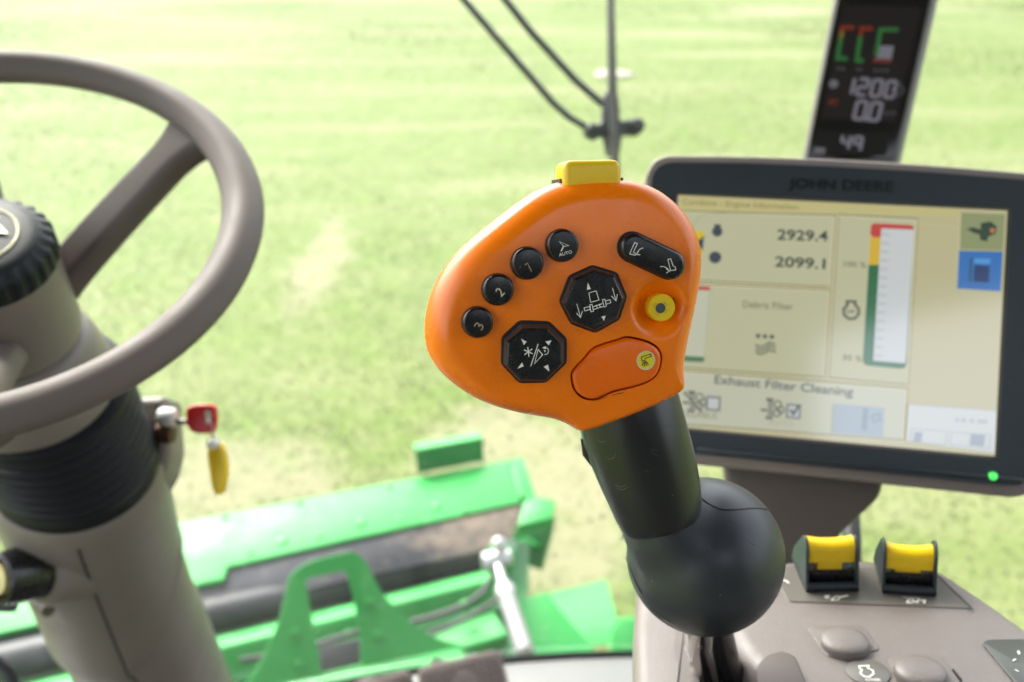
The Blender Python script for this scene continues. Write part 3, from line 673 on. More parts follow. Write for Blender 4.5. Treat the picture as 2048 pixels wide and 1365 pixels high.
# ================================================================== PEDALS
def pedal(quad, d0, lab):
    fr = Fr(at(*quad[0], d0), (UP * .75 - MY * .66), MX)
    P = fr.pts(quad); c = fr.w(sum(p[0] for p in P) / 4, sum(p[1] for p in P) / 4)
    t_ = thing('foot_pedal', lab, 'pedal', c, 'foot pedals on the cab floor')
    v, f = prism(fr, rpoly(P, .012, 4), -.018, 0, .004, 3); pad = obj('pad', v, f, M['pedal'], t_)
    A, B, C_, D = [Vector(p) for p in P]; parts = []
    nx = max(4, int((B - A).length / .0100)); ny = max(4, int((D - A).length / .0100))
    for i in range(1, nx):
        for j in range(1, ny):
            q_ = (A * (1 - i / nx) + B * (i / nx)) * (1 - j / ny) + (D * (1 - i / nx) + C_ * (i / nx)) * (j / ny)
            if ((i / nx - .5) / .20) ** 2 + ((j / ny - .55) / .22) ** 2 < 1: continue
            s_ = .0036; parts.append(([fr.w(q_.x - s_, q_.y - s_, -.001), fr.w(q_.x + s_, q_.y - s_, -.001), fr.w(q_.x + s_, q_.y + s_, -.001), fr.w(q_.x - s_, q_.y + s_, -.001), fr.w(q_.x, q_.y, .0055)], [[0, 1, 4], [1, 2, 4], [2, 3, 4], [3, 0, 4]]))
    v, f = join(*parts); o_ = obj('tread', v, f, M['pedal'], pad, 10); o_['kind'] = 'stuff'
    m_ = (A + B + C_ + D) / 4; v, f = prism(fr, ngon(m_.x, m_.y - .008, .02, 24), -.001, .0035, .002, 3); obj('boss', v, f, M['pedal'], pad)
    v, f = tube([c - fr.Z * .018, c - fr.Z * .05 + MY * .02, c - fr.Z * .09 + MY * .10 - UP * .05, Vector((c.x, c.y, FZ)) + MY * .14], [.014, .013, .012, .012], 10); obj('arm', v, f, M['seal'], t_)
pedal([(836, 1336), (1000, 1297), (1022, 1380), (850, 1425)], 1.42, 'ribbed brown foot pedal beside the pale grey sill')
pedal([(700, 1368), (822, 1340), (840, 1425), (710, 1455)], 1.44, 'ribbed brown foot pedal under the green plate, mostly below the picture')

# ================================================================== CORNER POST DISPLAY
post = thing('corner_post_display', 'tall narrow black display on the cab corner post with lit digits', 'display', at(1510, 1150, .98))
PF = Fr(at(1735, 160, .98), camdir(-.28, .10, 1))
v, f = prism(PF, rpoly(PF.pts([(1672, -30), (1884, -30), (1612, 1150), (1500, 1700), (1330, 1700), (1440, 1150)]), .006, 3), -.05, -.004, .006, 3); obj('post_housing', v, f, M['post'], post)
v, f = prism(PF, PF.pts([(1682, -30), (1868, -30), (1790, 318), (1612, 318), ]), -.01, 0, .002, 2); face = obj('display_face', v, f, M['lcd'], post)
def c9(x, y): return (1580 + x / 4.016, y / 4.015)
def pq(L): return PF.pts([c9(*p) for p in L], .0004)
obj('lcd_window', *flat(PF, pq([(420, 40), (1060, 60), (850, 985), (255, 950)]), .0004), mat('lcd_panel', (.030, .024, .024), .25), face)
obj('lcd_window', *flat(PF, pq([(215, 1045), (800, 1065), (770, 1250), (185, 1240)]), .0004), mat('lcd_panel', (.022, .020, .020), .25), face)
H9 = .0009
LK = .38
def s9(L, wd): return stroke(PF, PF.pts([c9(*p) for p in L], H9), wd, H9)
WD = .0042
obj('gauge_bar', *s9([(515, 222), (420, 222), (413, 250)], WD), E('lcd_r', (170, 62, 40), LK), face)
obj('gauge_bar', *s9([(420, 250), (408, 312)], WD), E('lcd_a', (170, 140, 60), LK), face)
obj('gauge_bar', *s9([(407, 312), (380, 470), (460, 472)], WD), E('lcd_g', (66, 150, 78), LK), face)
obj('gauge_bar', *s9([(665, 232), (575, 230), (565, 285)], WD), E('lcd_r', (170, 62, 40), LK), face)
obj('gauge_bar', *s9([(565, 290), (537, 488), (590, 490)], WD), E('lcd_g', (66, 150, 78), LK), face)
obj('gauge_bar', *s9([(870, 240), (728, 240), (690, 445)], WD), E('lcd_g', (66, 150, 78), LK), face)
obj('gauge_bar', *s9([(665, 485), (815, 492)], WD), E('lcd_rd', (150, 75, 70), LK), face)
obj('gauge_fill', *flat(PF, PF.pts([c9(*p) for p in [(718, 368), (835, 370), (815, 478), (690, 470)]], H9), H9), E('lcd_w', (168, 165, 178), LK), face)
obj('unit_mark', *join(*[s9([(370.0+(445.0-370.0)*(k+.15)/2, 575.0-22), (370.0+(445.0-370.0)*(k+.8)/2, 578.0-22)], .0030) for k in range(2)]), E('lcd_wd', (105, 102, 108), LK), face)
obj('unit_mark', *join(*[s9([(530.0+(585.0-530.0)*(k+.15)/2, 578.0-19), (530.0+(585.0-530.0)*(k+.8)/2, 580.0-19)], .0030) for k in range(2)]), E('lcd_wd', (105, 102, 108), LK), face)
obj('unit_mark', *join(*[s9([(665.0+(800.0-665.0)*(k+.15)/3, 588.0-22), (665.0+(800.0-665.0)*(k+.8)/3, 592.0-22)], .0030) for k in range(3)]), E('lcd_wd', (105, 102, 108), LK), face)
# seven segment digits, leaning with the post
SEG = {'0': 'abcdef', '1': 'bc', '2': 'abged', '4': 'fgbc', '9': 'abcfg'}
def digit(ch, x, y, wd, ht, lean, lw):
    q = {'a': ((0, 1), (1, 1)), 'b': ((1, 1), (1, .5)), 'c': ((1, .5), (1, 0)), 'd': ((0, 0), (1, 0)), 'e': ((0, 0), (0, .5)), 'f': ((0, .5), (0, 1)), 'g': ((0, .5), (1, .5))}
    out = []
    for s_ in SEG[ch]:
        (a0, b0), (a1, b1) = q[s_]
        out.append(s9([(x + a0 * wd + lean * b0 * ht, y - b0 * ht + .05 * a0 * wd), (x + a1 * wd + lean * b1 * ht, y - b1 * ht + .05 * a1 * wd)], lw))
    return join(*out)
for i, ch in enumerate('1200'): obj('digit', *digit(ch, 420 + i * 112, 755 + i * 9, 72, 128, .24, .0036), E('lcd_w', (168, 165, 178), LK), face)
for i, ch in enumerate('00'): obj('digit', *digit(ch, 510 + i * 118, 955 + i * 10, 78, 140, .24, .0036), E('lcd_w', (168, 165, 178), LK), face)
obj('decimal_point', *flat(PF, ngon(*PF.px(*c9(612, 960), H9), .0022, 10), H9), E('lcd_w', (168, 165, 178), LK), face)
for i, ch in enumerate('49'): obj('digit', *digit(ch, 405 + i * 95, 1195 + i * 12, 62, 105, .2, .0034), E('lcd_w', (168, 165, 178), LK), face)
obj('unit_mark', *join(*[s9([(752.0+(852.0-752.0)*(k+.15)/3, 925.0-18), (752.0+(852.0-752.0)*(k+.8)/3, 935.0-18)], .0030) for k in range(3)]), E('lcd_wd', (105, 102, 108), LK), face)
obj('lamp_symbol', *flat(PF, ngon(*PF.px(*c9(350, 675), H9), .0045, 20), H9), E('lcd_wm', (150, 148, 155), LK), face)
obj('lamp_symbol', *flat(PF, ngon(*PF.px(*c9(345, 820), H9), .0055, 20, .0035), H9), E('lcd_rl', (120, 50, 38), LK), face)
obj('lamp_symbol', *stroke(PF, ngon(*PF.px(*c9(862, 725), H9), .0052, 20), .0020, H9, True), E('lcd_wd', (105, 102, 108), LK), face)
obj('lamp_symbol', *flat(PF, pq([(195, 1185), (285, 1190), (280, 1240), (190, 1238)]), H9), E('lcd_wm', (150, 148, 155), LK), face)

# ================================================================== MONITOR
Rm = [[0.9853, 0.0829, 0.1493], [-0.0725, 0.9946, -0.074], [-0.1546, 0.0621, 0.986]]
def cw(i): return CR * Rm[0][i] + CU * Rm[1][i] + CF * Rm[2][i]
MO = CAM + CR * .21289 + CU * .01356 + CF * .66115
MN = Fr(MO, -cw(2), cw(0))
monitor = thing('touch_monitor', 'wide touch monitor with black bezel showing pale engine gauge pages', 'monitor', MO - MN.Y * .2)
hz = -.003
q = MN.pts([(1290, 352), (1306, 322), (1330, 312), (1480, 313), (1660, 319), (1850, 330), (2060, 347), (2098, 375), (2098, 420)], hz)
br = MN.px(2050, 995, hz); bl_ = MN.px(1300, 920, hz)
houseP = q + [MN.px(2085, 960, hz), (br[0] + .006, br[1] + .004), (br[0] - .006, br[1] - .001), (bl_[0] + .03, bl_[1] - .0005), (bl_[0] + .005, bl_[1]), (bl_[0] - .008, bl_[1] + .012)]
houseP = rpoly(houseP, .012, 4)
v, f = prism(MN, houseP, -.052, -.0012, .0022, 4, bev0=.015); obj('housing', v, f, M['taupe'], monitor)
hz = .003
bez = rpoly(MN.pts([(1304, 352), (1318, 332), (1340, 325), (1480, 326), (1660, 333), (1850, 344), (2060, 361), (2080, 385), (2060, 955), (2040, 972), (1990, 970), (1400, 909), (1312, 898), (1290, 880)], hz), .008, 4)
scrP = MN.pts([(1352, 386), (2022, 417), (1996, 920), (1320, 856)], hz)
bev_in = rpoly(scrP, .003, 4)
v, f = plate_with_hole(MN, bez, bev_in, -.004, hz); bezel = obj('bezel', v, f, M['bezel'], monitor)
# the fold where the black front turns under, and a brow over the screen
e0 = MN.px(1395, 893, hz); e1 = MN.px(2046, 956, hz)
v, f = prism(MN, [e0, e1, (e1[0], e1[1] - .0035), (e0[0], e0[1] - .0035)], 0, hz + .0022, .0015, 3); obj('bezel_lip', v, f, M['bezel'], bezel)
scr = obj('screen', *flat(MN, MN.pts([(1356, 390), (2016, 421), (1991, 913), (1328, 852)]), -.001), E('bg', (184, 178, 140)), monitor)
def c8(x, y): return (1280 + x / 1.896, 300 + y / 1.896)
HS = [-.0009]
def layer(d=.00004): HS[0] += d; return HS[0]
def patch(name, L, key, h=None, rnd=0):
    h = h if h is not None else layer(); P = MN.pts([c8(*p) for p in L], h)
    if rnd: P = rpoly(P, rnd, 4)
    return obj(name, *flat(MN, P, h), key, scr)
def outline(name, L, wd, key, closed=True):
    h = layer(); return obj(name, *stroke(MN, MN.pts([c8(*p) for p in L], h), wd, h, closed), key, scr)
def words(name, s, a_, b_, hg, key, bold=0.0):
    h = layer(); return obj(name, *text(MN, s, c8(*a_), c8(*b_), hg / 1.896, h, bold), key, scr)
BG = E('panel', (184, 184, 152)); BG2 = E('panel2', (188, 190, 168)); LN = E('line', (128, 126, 92)); LN2 = E('line2', (214, 210, 176)); DK = E('dark', (62, 68, 66)); NAVY = E('navy', (66, 76, 84)); TXT = E('txt', (104, 104, 82))
patch('page_strip', [(150, 172), (1218, 228), (1216, 252), (147, 228)], E('strip', (190, 182, 128)))
words('page_title', 'Combine - Engine Information', (160, 207), (600, 228), 22, E('title', (122, 116, 78)))
patch('panel', [(146, 232), (740, 249), (722, 521), (118, 492)], BG); patch('panel', [(117, 503), (721, 532), (700, 864), (94, 822)], BG)
patch('panel', [(752, 246), (1052, 262), (1016, 892), (715, 865)], BG); patch('panel', [(92, 832), (1014, 905), (1003, 1102), (80, 1036)], BG2)
for L in ([(146, 232), (740, 249), (722, 521), (118, 492)], [(117, 503), (721, 532), (700, 864), (94, 822)], [(752, 246), (1052, 262), (1016, 892), (715, 865)], [(92, 832), (1014, 905), (1003, 1102), (80, 1036)]):
    outline('panel_border', L, .0011, LN)
    outline('panel_border', [(x + 3 * (1 if x < 600 else -1), y + 4) for x, y in L], .0006, LN2)
outline('tab_curve', [(198, 310), (205, 280), (225, 255), (260, 243), (330, 240), (450, 243)], .0006, E('tab', (168, 165, 124)), False)
patch('warning_icon', [(160, 305), (243, 310), (236, 398), (155, 394)], E('yel', (206, 186, 40))); patch('warning_icon', [(243, 325), (214, 350), (238, 385)], NAVY)
def blob(name, x, y, r_, key, spikes=0):
    h = layer(); c = MN.px(*c8(x, y), h); k = MN.px(*c8(x + r_, y), h)[0] - c[0]
    P = [(c[0] + k * (1 + (.13 if spikes and i % 4 < 2 else 0)) * math.cos(2 * math.pi * i / 40), c[1] + k * (1 + (.13 if spikes and i % 4 < 2 else 0)) * math.sin(2 * math.pi * i / 40)) for i in range(40)]
    return obj(name, *flat(MN, P, h), key, scr)
blob('engine_icon', 293, 310, 20, NAVY); patch('engine_icon', [(282, 282), (307, 283), (304, 300), (280, 300)], NAVY); blob('gear_icon', 285, 408, 22, NAVY, 1)
words('reading', '2929.4', (520, 340), (712, 347), 38, DK, .022); words('reading', '2099.1', (511, 442), (702, 452), 38, DK, .022)
words('panel_title', 'Debris Filter', (390, 598), (580, 608), 26, TXT, .004)
for dx in (0, 26, 52): blob('filter_icon', 448 + dx, 706 + dx * .06, 9, E('txt2', (92, 96, 84)))
for dy in (0, 14, 28): outline('filter_icon', [(438, 738 + dy), (455, 748 + dy), (475, 742 + dy), (490, 730 + dy), (515, 740 + dy)], .0011, E('txt2', (92, 96, 84)), False)
# small gauge at the left
patch('gauge', [(150, 515), (266, 520), (243, 806), (128, 800)], E('grn2', (80, 122, 88)), rnd=.002); patch('gauge', [(150, 514), (267, 519), (266, 532), (149, 528)], E('red', (188, 72, 70)), rnd=.001)
patch('gauge', [(160, 530), (264, 533), (244, 786), (140, 780)], BG2)
# power gauge
h = layer()
patch('gauge', [(862, 520), (1027, 524), (1010, 832), (845, 816)], E('grn', (52, 108, 74)), rnd=.004)
patch('gauge', [(867, 436), (1031.5, 440), (1019, 670), (853.5, 670)], E('grn', (52, 108, 74)))
patch('gauge', [(873, 330), (1037.5, 333), (1031.5, 440), (867, 436)], E('amber', (206, 172, 62)))
patch('gauge', [(876, 278), (1040, 286), (1037.5, 334), (872.8, 331)], E('red', (188, 72, 70)), rnd=.003)
patch('gauge_scale', [(915, 298), (1040, 303), (1007, 810), (884, 800)], E('barwhite', (196, 200, 200)))
tk = []
h = layer()
for i in range(15):
    t_ = i / 14; y0 = 320 + t_ * 460; x0 = 913 - t_ * 27
    tk.append(stroke(MN, MN.pts([c8(x0 + 4, y0), c8(x0 + 34, y0 + 2)], h), .0007, h))
obj('scale_ticks', *join(*tk), E('tick', (160, 164, 160)), scr)
words('scale_value', '100 %', (772, 442), (858, 448), 20, TXT, .006); words('scale_value', '35 %', (768, 796), (842, 803), 20, TXT, .006)
outline('power_icon', [(785, 575), (817, 576), (815, 588), (828, 600), (830, 622), (815, 640), (792, 641), (774, 626), (772, 604), (786, 590)], .0018, E('txt2', (92, 96, 84))); words('power_icon', 'kW', (786, 620), (815, 622), 15, E('txt2', (92, 96, 84)), .02)
words('panel_title', 'Exhaust Filter Cleaning', (282, 886), (808, 934), 32, E('title2', (96, 102, 102)), .014)
# check boxes
patch('check_box', [(250, 932), (308, 936), (304, 993), (247, 988)], E('box', (126, 130, 128))); patch('check_box', [(259, 941), (299, 944), (296, 984), (257, 980)], E('boxin', (190, 194, 192)))
patch('check_box', [(556, 962), (612, 966), (608, 1022), (552, 1017)], E('box', (126, 130, 128))); patch('check_box', [(564, 970), (604, 974), (600, 1014), (561, 1010)], E('boxin', (190, 194, 192)))
outline('check_mark', [(570, 985), (582, 1002), (604, 968)], .0017, E('box2', (96, 102, 106)), False)
def exhaust(x, y):
    k_ = E('txt3', (112, 116, 106)); outline('exhaust_icon', [(x - 38, y + 6), (x - 14, y + 8)], .0018, k_, False)
    for dy in (-24, -12, 0, 12, 24): outline('exhaust_icon', [(x - 12, y + dy), (x + 8, y + dy + 1)], .0014, k_, False)
    outline('exhaust_icon', [(x - 18, y - 34), (x + 10, y - 32)], .0020, k_, False); outline('exhaust_icon', [(x - 20, y + 36), (x + 8, y + 38)], .0020, k_, False)
    for cx, cy, r_ in ((x + 26, y - 14, 14), (x + 38, y + 6, 13), (x + 24, y + 18, 14)):
        outline('exhaust_icon', [(cx + r_ * math.cos(a_ * .7), cy + r_ * math.sin(a_ * .7)) for a_ in range(9)], .0011, k_)
exhaust(200, 952); exhaust(496, 980); outline('strike', [(166, 918), (236, 996)], .0017, E('txt3', (112, 116, 106)), False)
words('caption', 'DISABLE', (158, 1013), (292, 1020), 22, E('cap', (140, 138, 116)), .004); words('caption', 'AUTO', (486, 1042), (578, 1050), 22, E('cap2', (168, 168, 152)), .004)
patch('soft_key', [(734, 962), (928, 978), (922, 1090), (728, 1074)], E('key', (158, 170, 178))); patch('soft_key', [(846, 978), (866, 980), (860, 1066), (840, 1062)], E('key2', (138, 150, 164))); outline('soft_key', [(878, 1010), (905, 1000), (912, 1024), (886, 1030)], .0014, E('key2', (138, 150, 164)))
# side keys
patch('side_key', [(1218, 238), (1384, 245), (1376, 383), (1213, 378)], E('sage', (140, 148, 108)))
patch('combine_icon', [(1238, 300), (1262, 294), (1292, 302), (1292, 278), (1330, 272), (1352, 290), (1350, 318), (1320, 330), (1316, 348), (1290, 342), (1288, 322), (1262, 314)], E('tractor', (54, 74, 62))); blob('combine_icon', 1336, 306, 10, E('lamp', (190, 120, 76)))
patch('side_key', [(1210, 382), (1376, 386), (1368, 537), (1203, 526)], E('blue', (58, 112, 178))); patch('page_icon', [(1268, 412), (1330, 414), (1326, 434), (1266, 430)], E('blue2', (84, 150, 210))); patch('page_icon', [(1268, 436), (1326, 440), (1322, 504), (1264, 500)], E('blue3', (46, 66, 108))); patch('page_icon', [(1252, 410), (1262, 410), (1256, 500), (1246, 500)], E('blue4', (52, 92, 104)))
outline('side_line', [(1052, 268), (1216, 286)], .0007, E('sline', (186, 176, 130)), False)
patch('clock_panel', [(1018, 966), (1352, 990), (1345, 1150), (1008, 1104)], E('clk', (196, 200, 198))); outline('clock_panel', [(1018, 966), (1352, 990)], .0006, E('clk2', (168, 176, 178)), False)
[patch('clock_mark', [(x0, 1016 + k * 2), (x0 + w_, 1017 + k * 2), (x0 + w_ - 1, 1033 + k * 2), (x0 - 1, 1032 + k * 2)], E('clk3', (172, 178, 180))) for k, (x0, w_) in enumerate(((1196, 14), (1218, 20), (1250, 18), (1280, 38)))]
for (a_, b_) in (((1030, 1058), (1165, 1068)), ((1180, 1070), (1330, 1082))): outline('soft_key', [a_, b_, (b_[0] - 6, b_[1] + 52), (a_[0] - 6, a_[1] + 48)], .0007, E('clk2', (168, 176, 178)))
patch('soft_key', [(1042, 1070), (1072, 1072), (1066, 1110), (1036, 1106)], E('clk4', (150, 160, 168))); patch('soft_key', [(1255, 1078), (1310, 1082), (1304, 1126), (1250, 1120)], E('clk4', (150, 160, 168)))
# front glass edge, power light, maker's name
h = hz + .0004
v, f = prism(MN, ngon(*MN.px(1987, 953, .006), .0026, 18), .003, .0068, .0012, 3); obj('power_light', v, f, E('led', (60, 235, 90), 1.6), bezel)
obj('maker_name', *text(MN, 'JOHN DEERE', (1577, 376), (1786, 384), 20, h, .012), M['letter'], bezel)
# bracket and arm under the monitor
bf = Fr(at(1620, 1010, .70), -cw(2), cw(0))
v, f = prism(bf, rpoly(bf.pts([(1440, 880), (1765, 930), (1767, 990), (1720, 1034), (1674, 1076), (1650, 1150), (1480, 1150)]), .010, 5), -.03, 0, .004, 4); obj('bracket', v, f, M['taupe_dk'], monitor)
ma = at(1704, 1200, .72)
obj('arm', *tube([at(1700, 1000, .78), at(1704, 1080, .74), ma, Vector((ma.x, ma.y, FZ))], .0068, 14), M['seal'], monitor)

# ================================================================== ARMREST CONSOLE
CO = at(1700, 1230, .50)
CN = (UP * math.cos(R(9)) + MY * math.sin(R(9))).normalized()
CP = Fr(CO, CN, CR)
console = thing('armrest_console', 'taupe armrest console with grey domed buttons and decal plates', 'console', CO - UP * .45)
topP = CP.pts([(1455, 1135), (1560, 1112), (1722, 1108), (1862, 1120), (1905, 1142), (2000, 1205), (2200, 1350), (2700, 1800), (1750, 1800), (1530, 1372), (1450, 1272), (1430, 1200)])
v, f = prism(CP, rpoly(topP, .014, 5), -.09, 0, .011, 5); body = obj('top_cover', v, f, M['console'], console)
# inner side wall, left of the lever slot
lp = CP.pts([(1272, 1152), (1300, 1128), (1400, 1128), (1424, 1200), (1380, 1272), (1400, 1372), (1480, 1800), (1268, 1800), (1264, 1250)])
v, f = prism(CP, rpoly(lp, .006, 4), -.13, -.004, .008, 4); obj('side_cover', v, f, M['console'], console)
sp_ = CP.pts([(1380, 1180), (1470, 1200), (1560, 1372), (1760, 1800), (1420, 1800), (1390, 1372)], -.035)
v, f = prism(CP, sp_, -.08, -.035, 0); obj('lever_slot', v, f, M['gap'], console)
v, f = prism(CP, CP.pts([(1320, 1240), (1850, 1260), (2300, 1800), (1320, 1800)], -.1), -.80, -.085, .01, 3); obj('pedestal', v, f, M['taupe_dk'], console)
# decal plates and thin scored lines
v, f = prism(CP, rpoly(CP.pts([(1540, 1135), (1862, 1138), (1946, 1219), (1577, 1205)]), .002, 3), -.001, .0006, .0003, 1); pl = obj('decal_plate', v, f, M['plate'], console)
obj('plate_edge', *stroke(CP, CP.pts([(1862, 1138), (1946, 1219), (1936, 1222)], .0009), .0006, .0009), M['gap'], pl)
v, f = prism(CP, rpoly(CP.pts([(1964, 1290), (1972, 1283), (2140, 1279), (2200, 1440), (2080, 1430)]), .003, 3), -.001, .0010, .0005, 2); kp = obj('keypad', v, f, mat('keypad_membrane', (.055, .060, .052), .35), console)
def c7(x, y): return (1260 + x / 2.599, 920 + y / 2.599)
def cs(name, L, wd, par, m=None, h=.0008, closed=False): return obj(name, *stroke(CP, CP.pts([c7(*p) for p in L], h), wd, h, closed), m or M['ink'], par)
obj('print', *join(*[stroke(CP, CP.pts([c7(*p) for p in L], .0014), .0006, .0014) for L in ([(2012, 998), (2030, 1006)], [(2020, 992), (2022, 1012)], [(1990, 1045), (2006, 1035)], [(2002, 1090), (2020, 1100)])]), M['ink'], kp)
# white symbols below the flip switches
star = [stroke(CP, CP.pts([c7(1025 + 18 * math.cos(a_), 712 + 12 * math.sin(a_)), c7(1025 - 18 * math.cos(a_), 712 - 12 * math.sin(a_))], .0009), .0007, .0009) for a_ in (0, 1.05, 2.1)]
obj('print', *join(*star, stroke(CP, CP.pts([c7(*p) for p in [(1048, 725), (1075, 708), (1092, 712), (1082, 728), (1050, 730)]], .0009), .0009, .0009, True), stroke(CP, CP.pts([c7(1088, 716), c7(1134, 704)], .0009), .0014, .0009)), M['ink'], pl)
obj('print', *join(stroke(CP, CP.pts([c7(*p) for p in [(1416, 712), (1440, 718), (1500, 718), (1506, 726)]], .0009), .0006, .0009), stroke(CP, CP.pts([c7(*p) for p in [(1440, 742), (1446, 728), (1470, 726), (1480, 738), (1450, 744)]], .0009), .0011, .0009, True), stroke(CP, CP.pts([c7(*p) for p in [(1490, 744), (1498, 728), (1532, 730), (1528, 746)]], .0009), .0013, .0009)), M['ink'], pl)
obj('print', *stroke(CP, CP.pts([c7(*p) for p in [(786, 634), (800, 626), (816, 632), (826, 642)]], .0009), .0010, .0009), M['ink'], pl)
# domed buttons
def pxlen(x, y, dx): a_ = Vector(CP.px(x, y)); return (Vector(CP.px(x + dx, y)) - a_).length
def dome_button(x, y, rpx, base=None):
    r_ = pxlen(x, y, rpx); c = CP.px(x, y, .004)
    pr = [(r_ * .96, -.002), (r_, .000), (r_ * 1.0, .0026), (r_ * .98, .0036), (r_ * .93, .0043), (r_ * .7, .0051), (r_ * .4, .0056), (r_ * .05, .0058)]
    return obj('domed_button', *lathe(CP.w(c[0], c[1]), CN, pr, 48), M['console'], console)
v, f = prism(CP, rpoly(CP.pts([(1612, 1256), (1722, 1249), (1764, 1302), (1656, 1318)]), .004, 4), -.002, .0006, .0005, 3); obj('button_base', v, f, M['console'], console)
v, f = prism(CP, rpoly(CP.pts([(1772, 1318), (1880, 1308), (1926, 1374), (1816, 1390)]), .004, 4), -.002, .0006, .0005, 3); obj('button_base', v, f, M['console'], console)
dome_button(1690, 1279, 48); dome_button(1841, 1338, 51)
v, f = prism(CP, CP.pts([(1904, 1342), (1906, 1340), (1924, 1362), (1921, 1364)]), -.001, .0008, 0); obj('marker_line', v, f, M['gap'], console)
r_ = pxlen(1736, 1346, 44); c = CP.px(1736, 1346); disc = obj('symbol_disc', *prism(CP, ngon(*c, r_, 40), -.001, .0008, .0004, 2), M['plate'], console)
cs('print', [(1192, 1072), (1240, 1070), (1236, 1082), (1262, 1094), (1266, 1112), (1244, 1128), (1216, 1126), (1198, 1110), (1204, 1090), (1194, 1084)], .0009, disc, h=.0012, closed=True)
obj('print', *text(CP, 'n/min', c7(1228, 1150), c7(1304, 1150), 7, .0012, .01), M['ink'], disc)
# raised plate beside the slot; darker colour stands in for a thumb recess
v, f = prism(CP, rpoly(CP.pts([(1512, 1372), (1510, 1340), (1530, 1316), (1565, 1306), (1590, 1316), (1622, 1390), (1650, 1480), (1560, 1480)]), .006, 4), -.002, .0016, .0012, 3); obj('recess_plate', v, f, M['taupe_dk'], console)

# yellow flip switches in black guards, standing on the console
def flip_switch(p_l, p_r, lift, lab):
    a_ = CP.w(*CP.px(*p_l, .001), .001); b_ = CP.w(*CP.px(*p_r, .001), .001)
    X = (b_ - a_).normalized(); W_ = (b_ - a_).length; Zs = CN; Yd = Zs.cross(X)       # Yd: away from the driver
    if Yd.dot(MY) < 0: Yd = -Yd
    def S(x, y, z): return a_ + X * x + Yd * y + Zs * z
    hgt = W_ * .98; dep = W_ * 1.28; tk_ = W_ * .055
    par = obj('flip_switch', *([S(0, 0, 0), S(W_, 0, 0), S(W_, dep, 0), S(0, dep, 0), S(0, 0, .002), S(W_, 0, .002), S(W_, dep, .002), S(0, dep, .002)], [[0, 1, 2, 3], [4, 5, 6, 7], [0, 1, 5, 4], [1, 2, 6, 5], [2, 3, 7, 6], [3, 0, 4, 7]]), M['black'], console, label=lab)
    fs = Fr(a_, -X, Yd)                                                               # side profile frame: x = depth, y = height
    if fs.Y.dot(Zs) < 0: fs = Fr(a_, X, Yd)
    sgn = fs.Z.dot(X)
    prof_ = rpoly([(0, 0), (dep, 0), (dep * .88, hgt * .36), (dep * .36, hgt), (dep * .22, hgt * 1.03), (dep * .10, hgt * .86)], .0022, 4)
    for x0 in (0, W_ - tk_):
        h0, h1 = (x0, x0 + tk_) if sgn > 0 else (-(x0 + tk_), -x0)
        obj('guard_cheek', *prism(fs, prof_, h0, h1, tk_ * .35, 3, bev0=tk_ * .3), M['bezel'], par)
    obj('guard_bar', *tube([S(tk_ * .4, .0012, .0024), S(W_ - tk_ * .4, .0012, .0024)], .0022, 12), M['bezel'], par)
    obj('guard_floor', *tube([S(tk_, W_ * .55, .0), S(W_ - tk_, W_ * .55, .0)], 1, sec=[(-.010, 0), (.010, 0), (.010, .004), (-.010, .010)], upv=Zs), M['black'], par)
    # the paddle: rolled top, flat front, stepped tongue
    z0 = hgt * (.54 - lift); cx = W_ * .36; rings = []
    for t_ in np.linspace(0, 1, 13):
        x = tk_ * 1.25 + (W_ - tk_ * 2.5) * t_; sag = W_ * .055 * (1 - (2 * t_ - 1) ** 2)
        pr = [(cx - W_ * .20, z0), (cx - W_ * .215, z0 + hgt * .20), (cx - W_ * .19, z0 + hgt * .33 - sag * .5), (cx - W_ * .12, z0 + hgt * .42 - sag), (cx - W_ * .02, z0 + hgt * .46 - sag), (cx + W_ * .09, z0 + hgt * .44 - sag), (cx + W_ * .17, z0 + hgt * .34), (cx + W_ * .18, z0)]
        rings.append([S(x, y_, z_) for y_, z_ in pr])
    pad = obj('paddle', *loft(rings), M['yellow'], par, 40)
    x0, x1, y_ = W_ * .24, W_ * .72, cx - W_ * .17
    fz = Fr(S(0, y_, 0), -Yd, X)
    obj('tongue', *prism(fz, [(x0, z0 - hgt * .20), (x1, z0 - hgt * .20), (x1, z0 + .004), (x0, z0 + .004)], -.006, 0, .0008, 2), M['yellow'], pad)
flip_switch((1612, 1184), (1718, 1182), .0, 'flip switch nearer the black ball, tongue hanging low')
flip_switch((1764, 1186), (1873, 1193), .08, 'flip switch at the outer end of the plate')

# ================================================================== CONTROL LEVER
HN = camdir(.15, -.13, 1)
HF = Fr(at(1120, 610, .360), HN, CR)
lever = thing('control_lever', 'orange-headed multifunction lever with black grip and ball base', 'lever', at(1440, 1330, .44))
def c1(x, y): return (820 + x / 2.3533, 300 + y / 2.3533)
HD = -.011
outl = [(1124, 364), (1092, 372), (1058, 389), (1020, 416), (981, 446), (947, 473), (913, 505), (884, 543), (862, 586), (851, 631), (849, 672), (857, 706), (873, 734), (899, 761), (939, 789), (981, 808), (1024, 821), (1066, 829), (1100, 835), (1126, 844), (1141, 852), (1154, 857), (1172, 854), (1202, 845), (1266, 822), (1321, 798), (1351, 780), (1361, 764), (1362, 738), (1366, 708), (1377, 653), (1389, 597), (1396, 555), (1398, 514), (1392, 478), (1377, 444), (1351, 410), (1317, 383), (1279, 366), (1240, 359), (1185, 358)]
O2 = spline(HF.pts(outl, HD), 6)
px_out = spline(outl, 6)
if area2(O2) < 0: O2 = O2[::-1]; px_out = px_out[::-1]
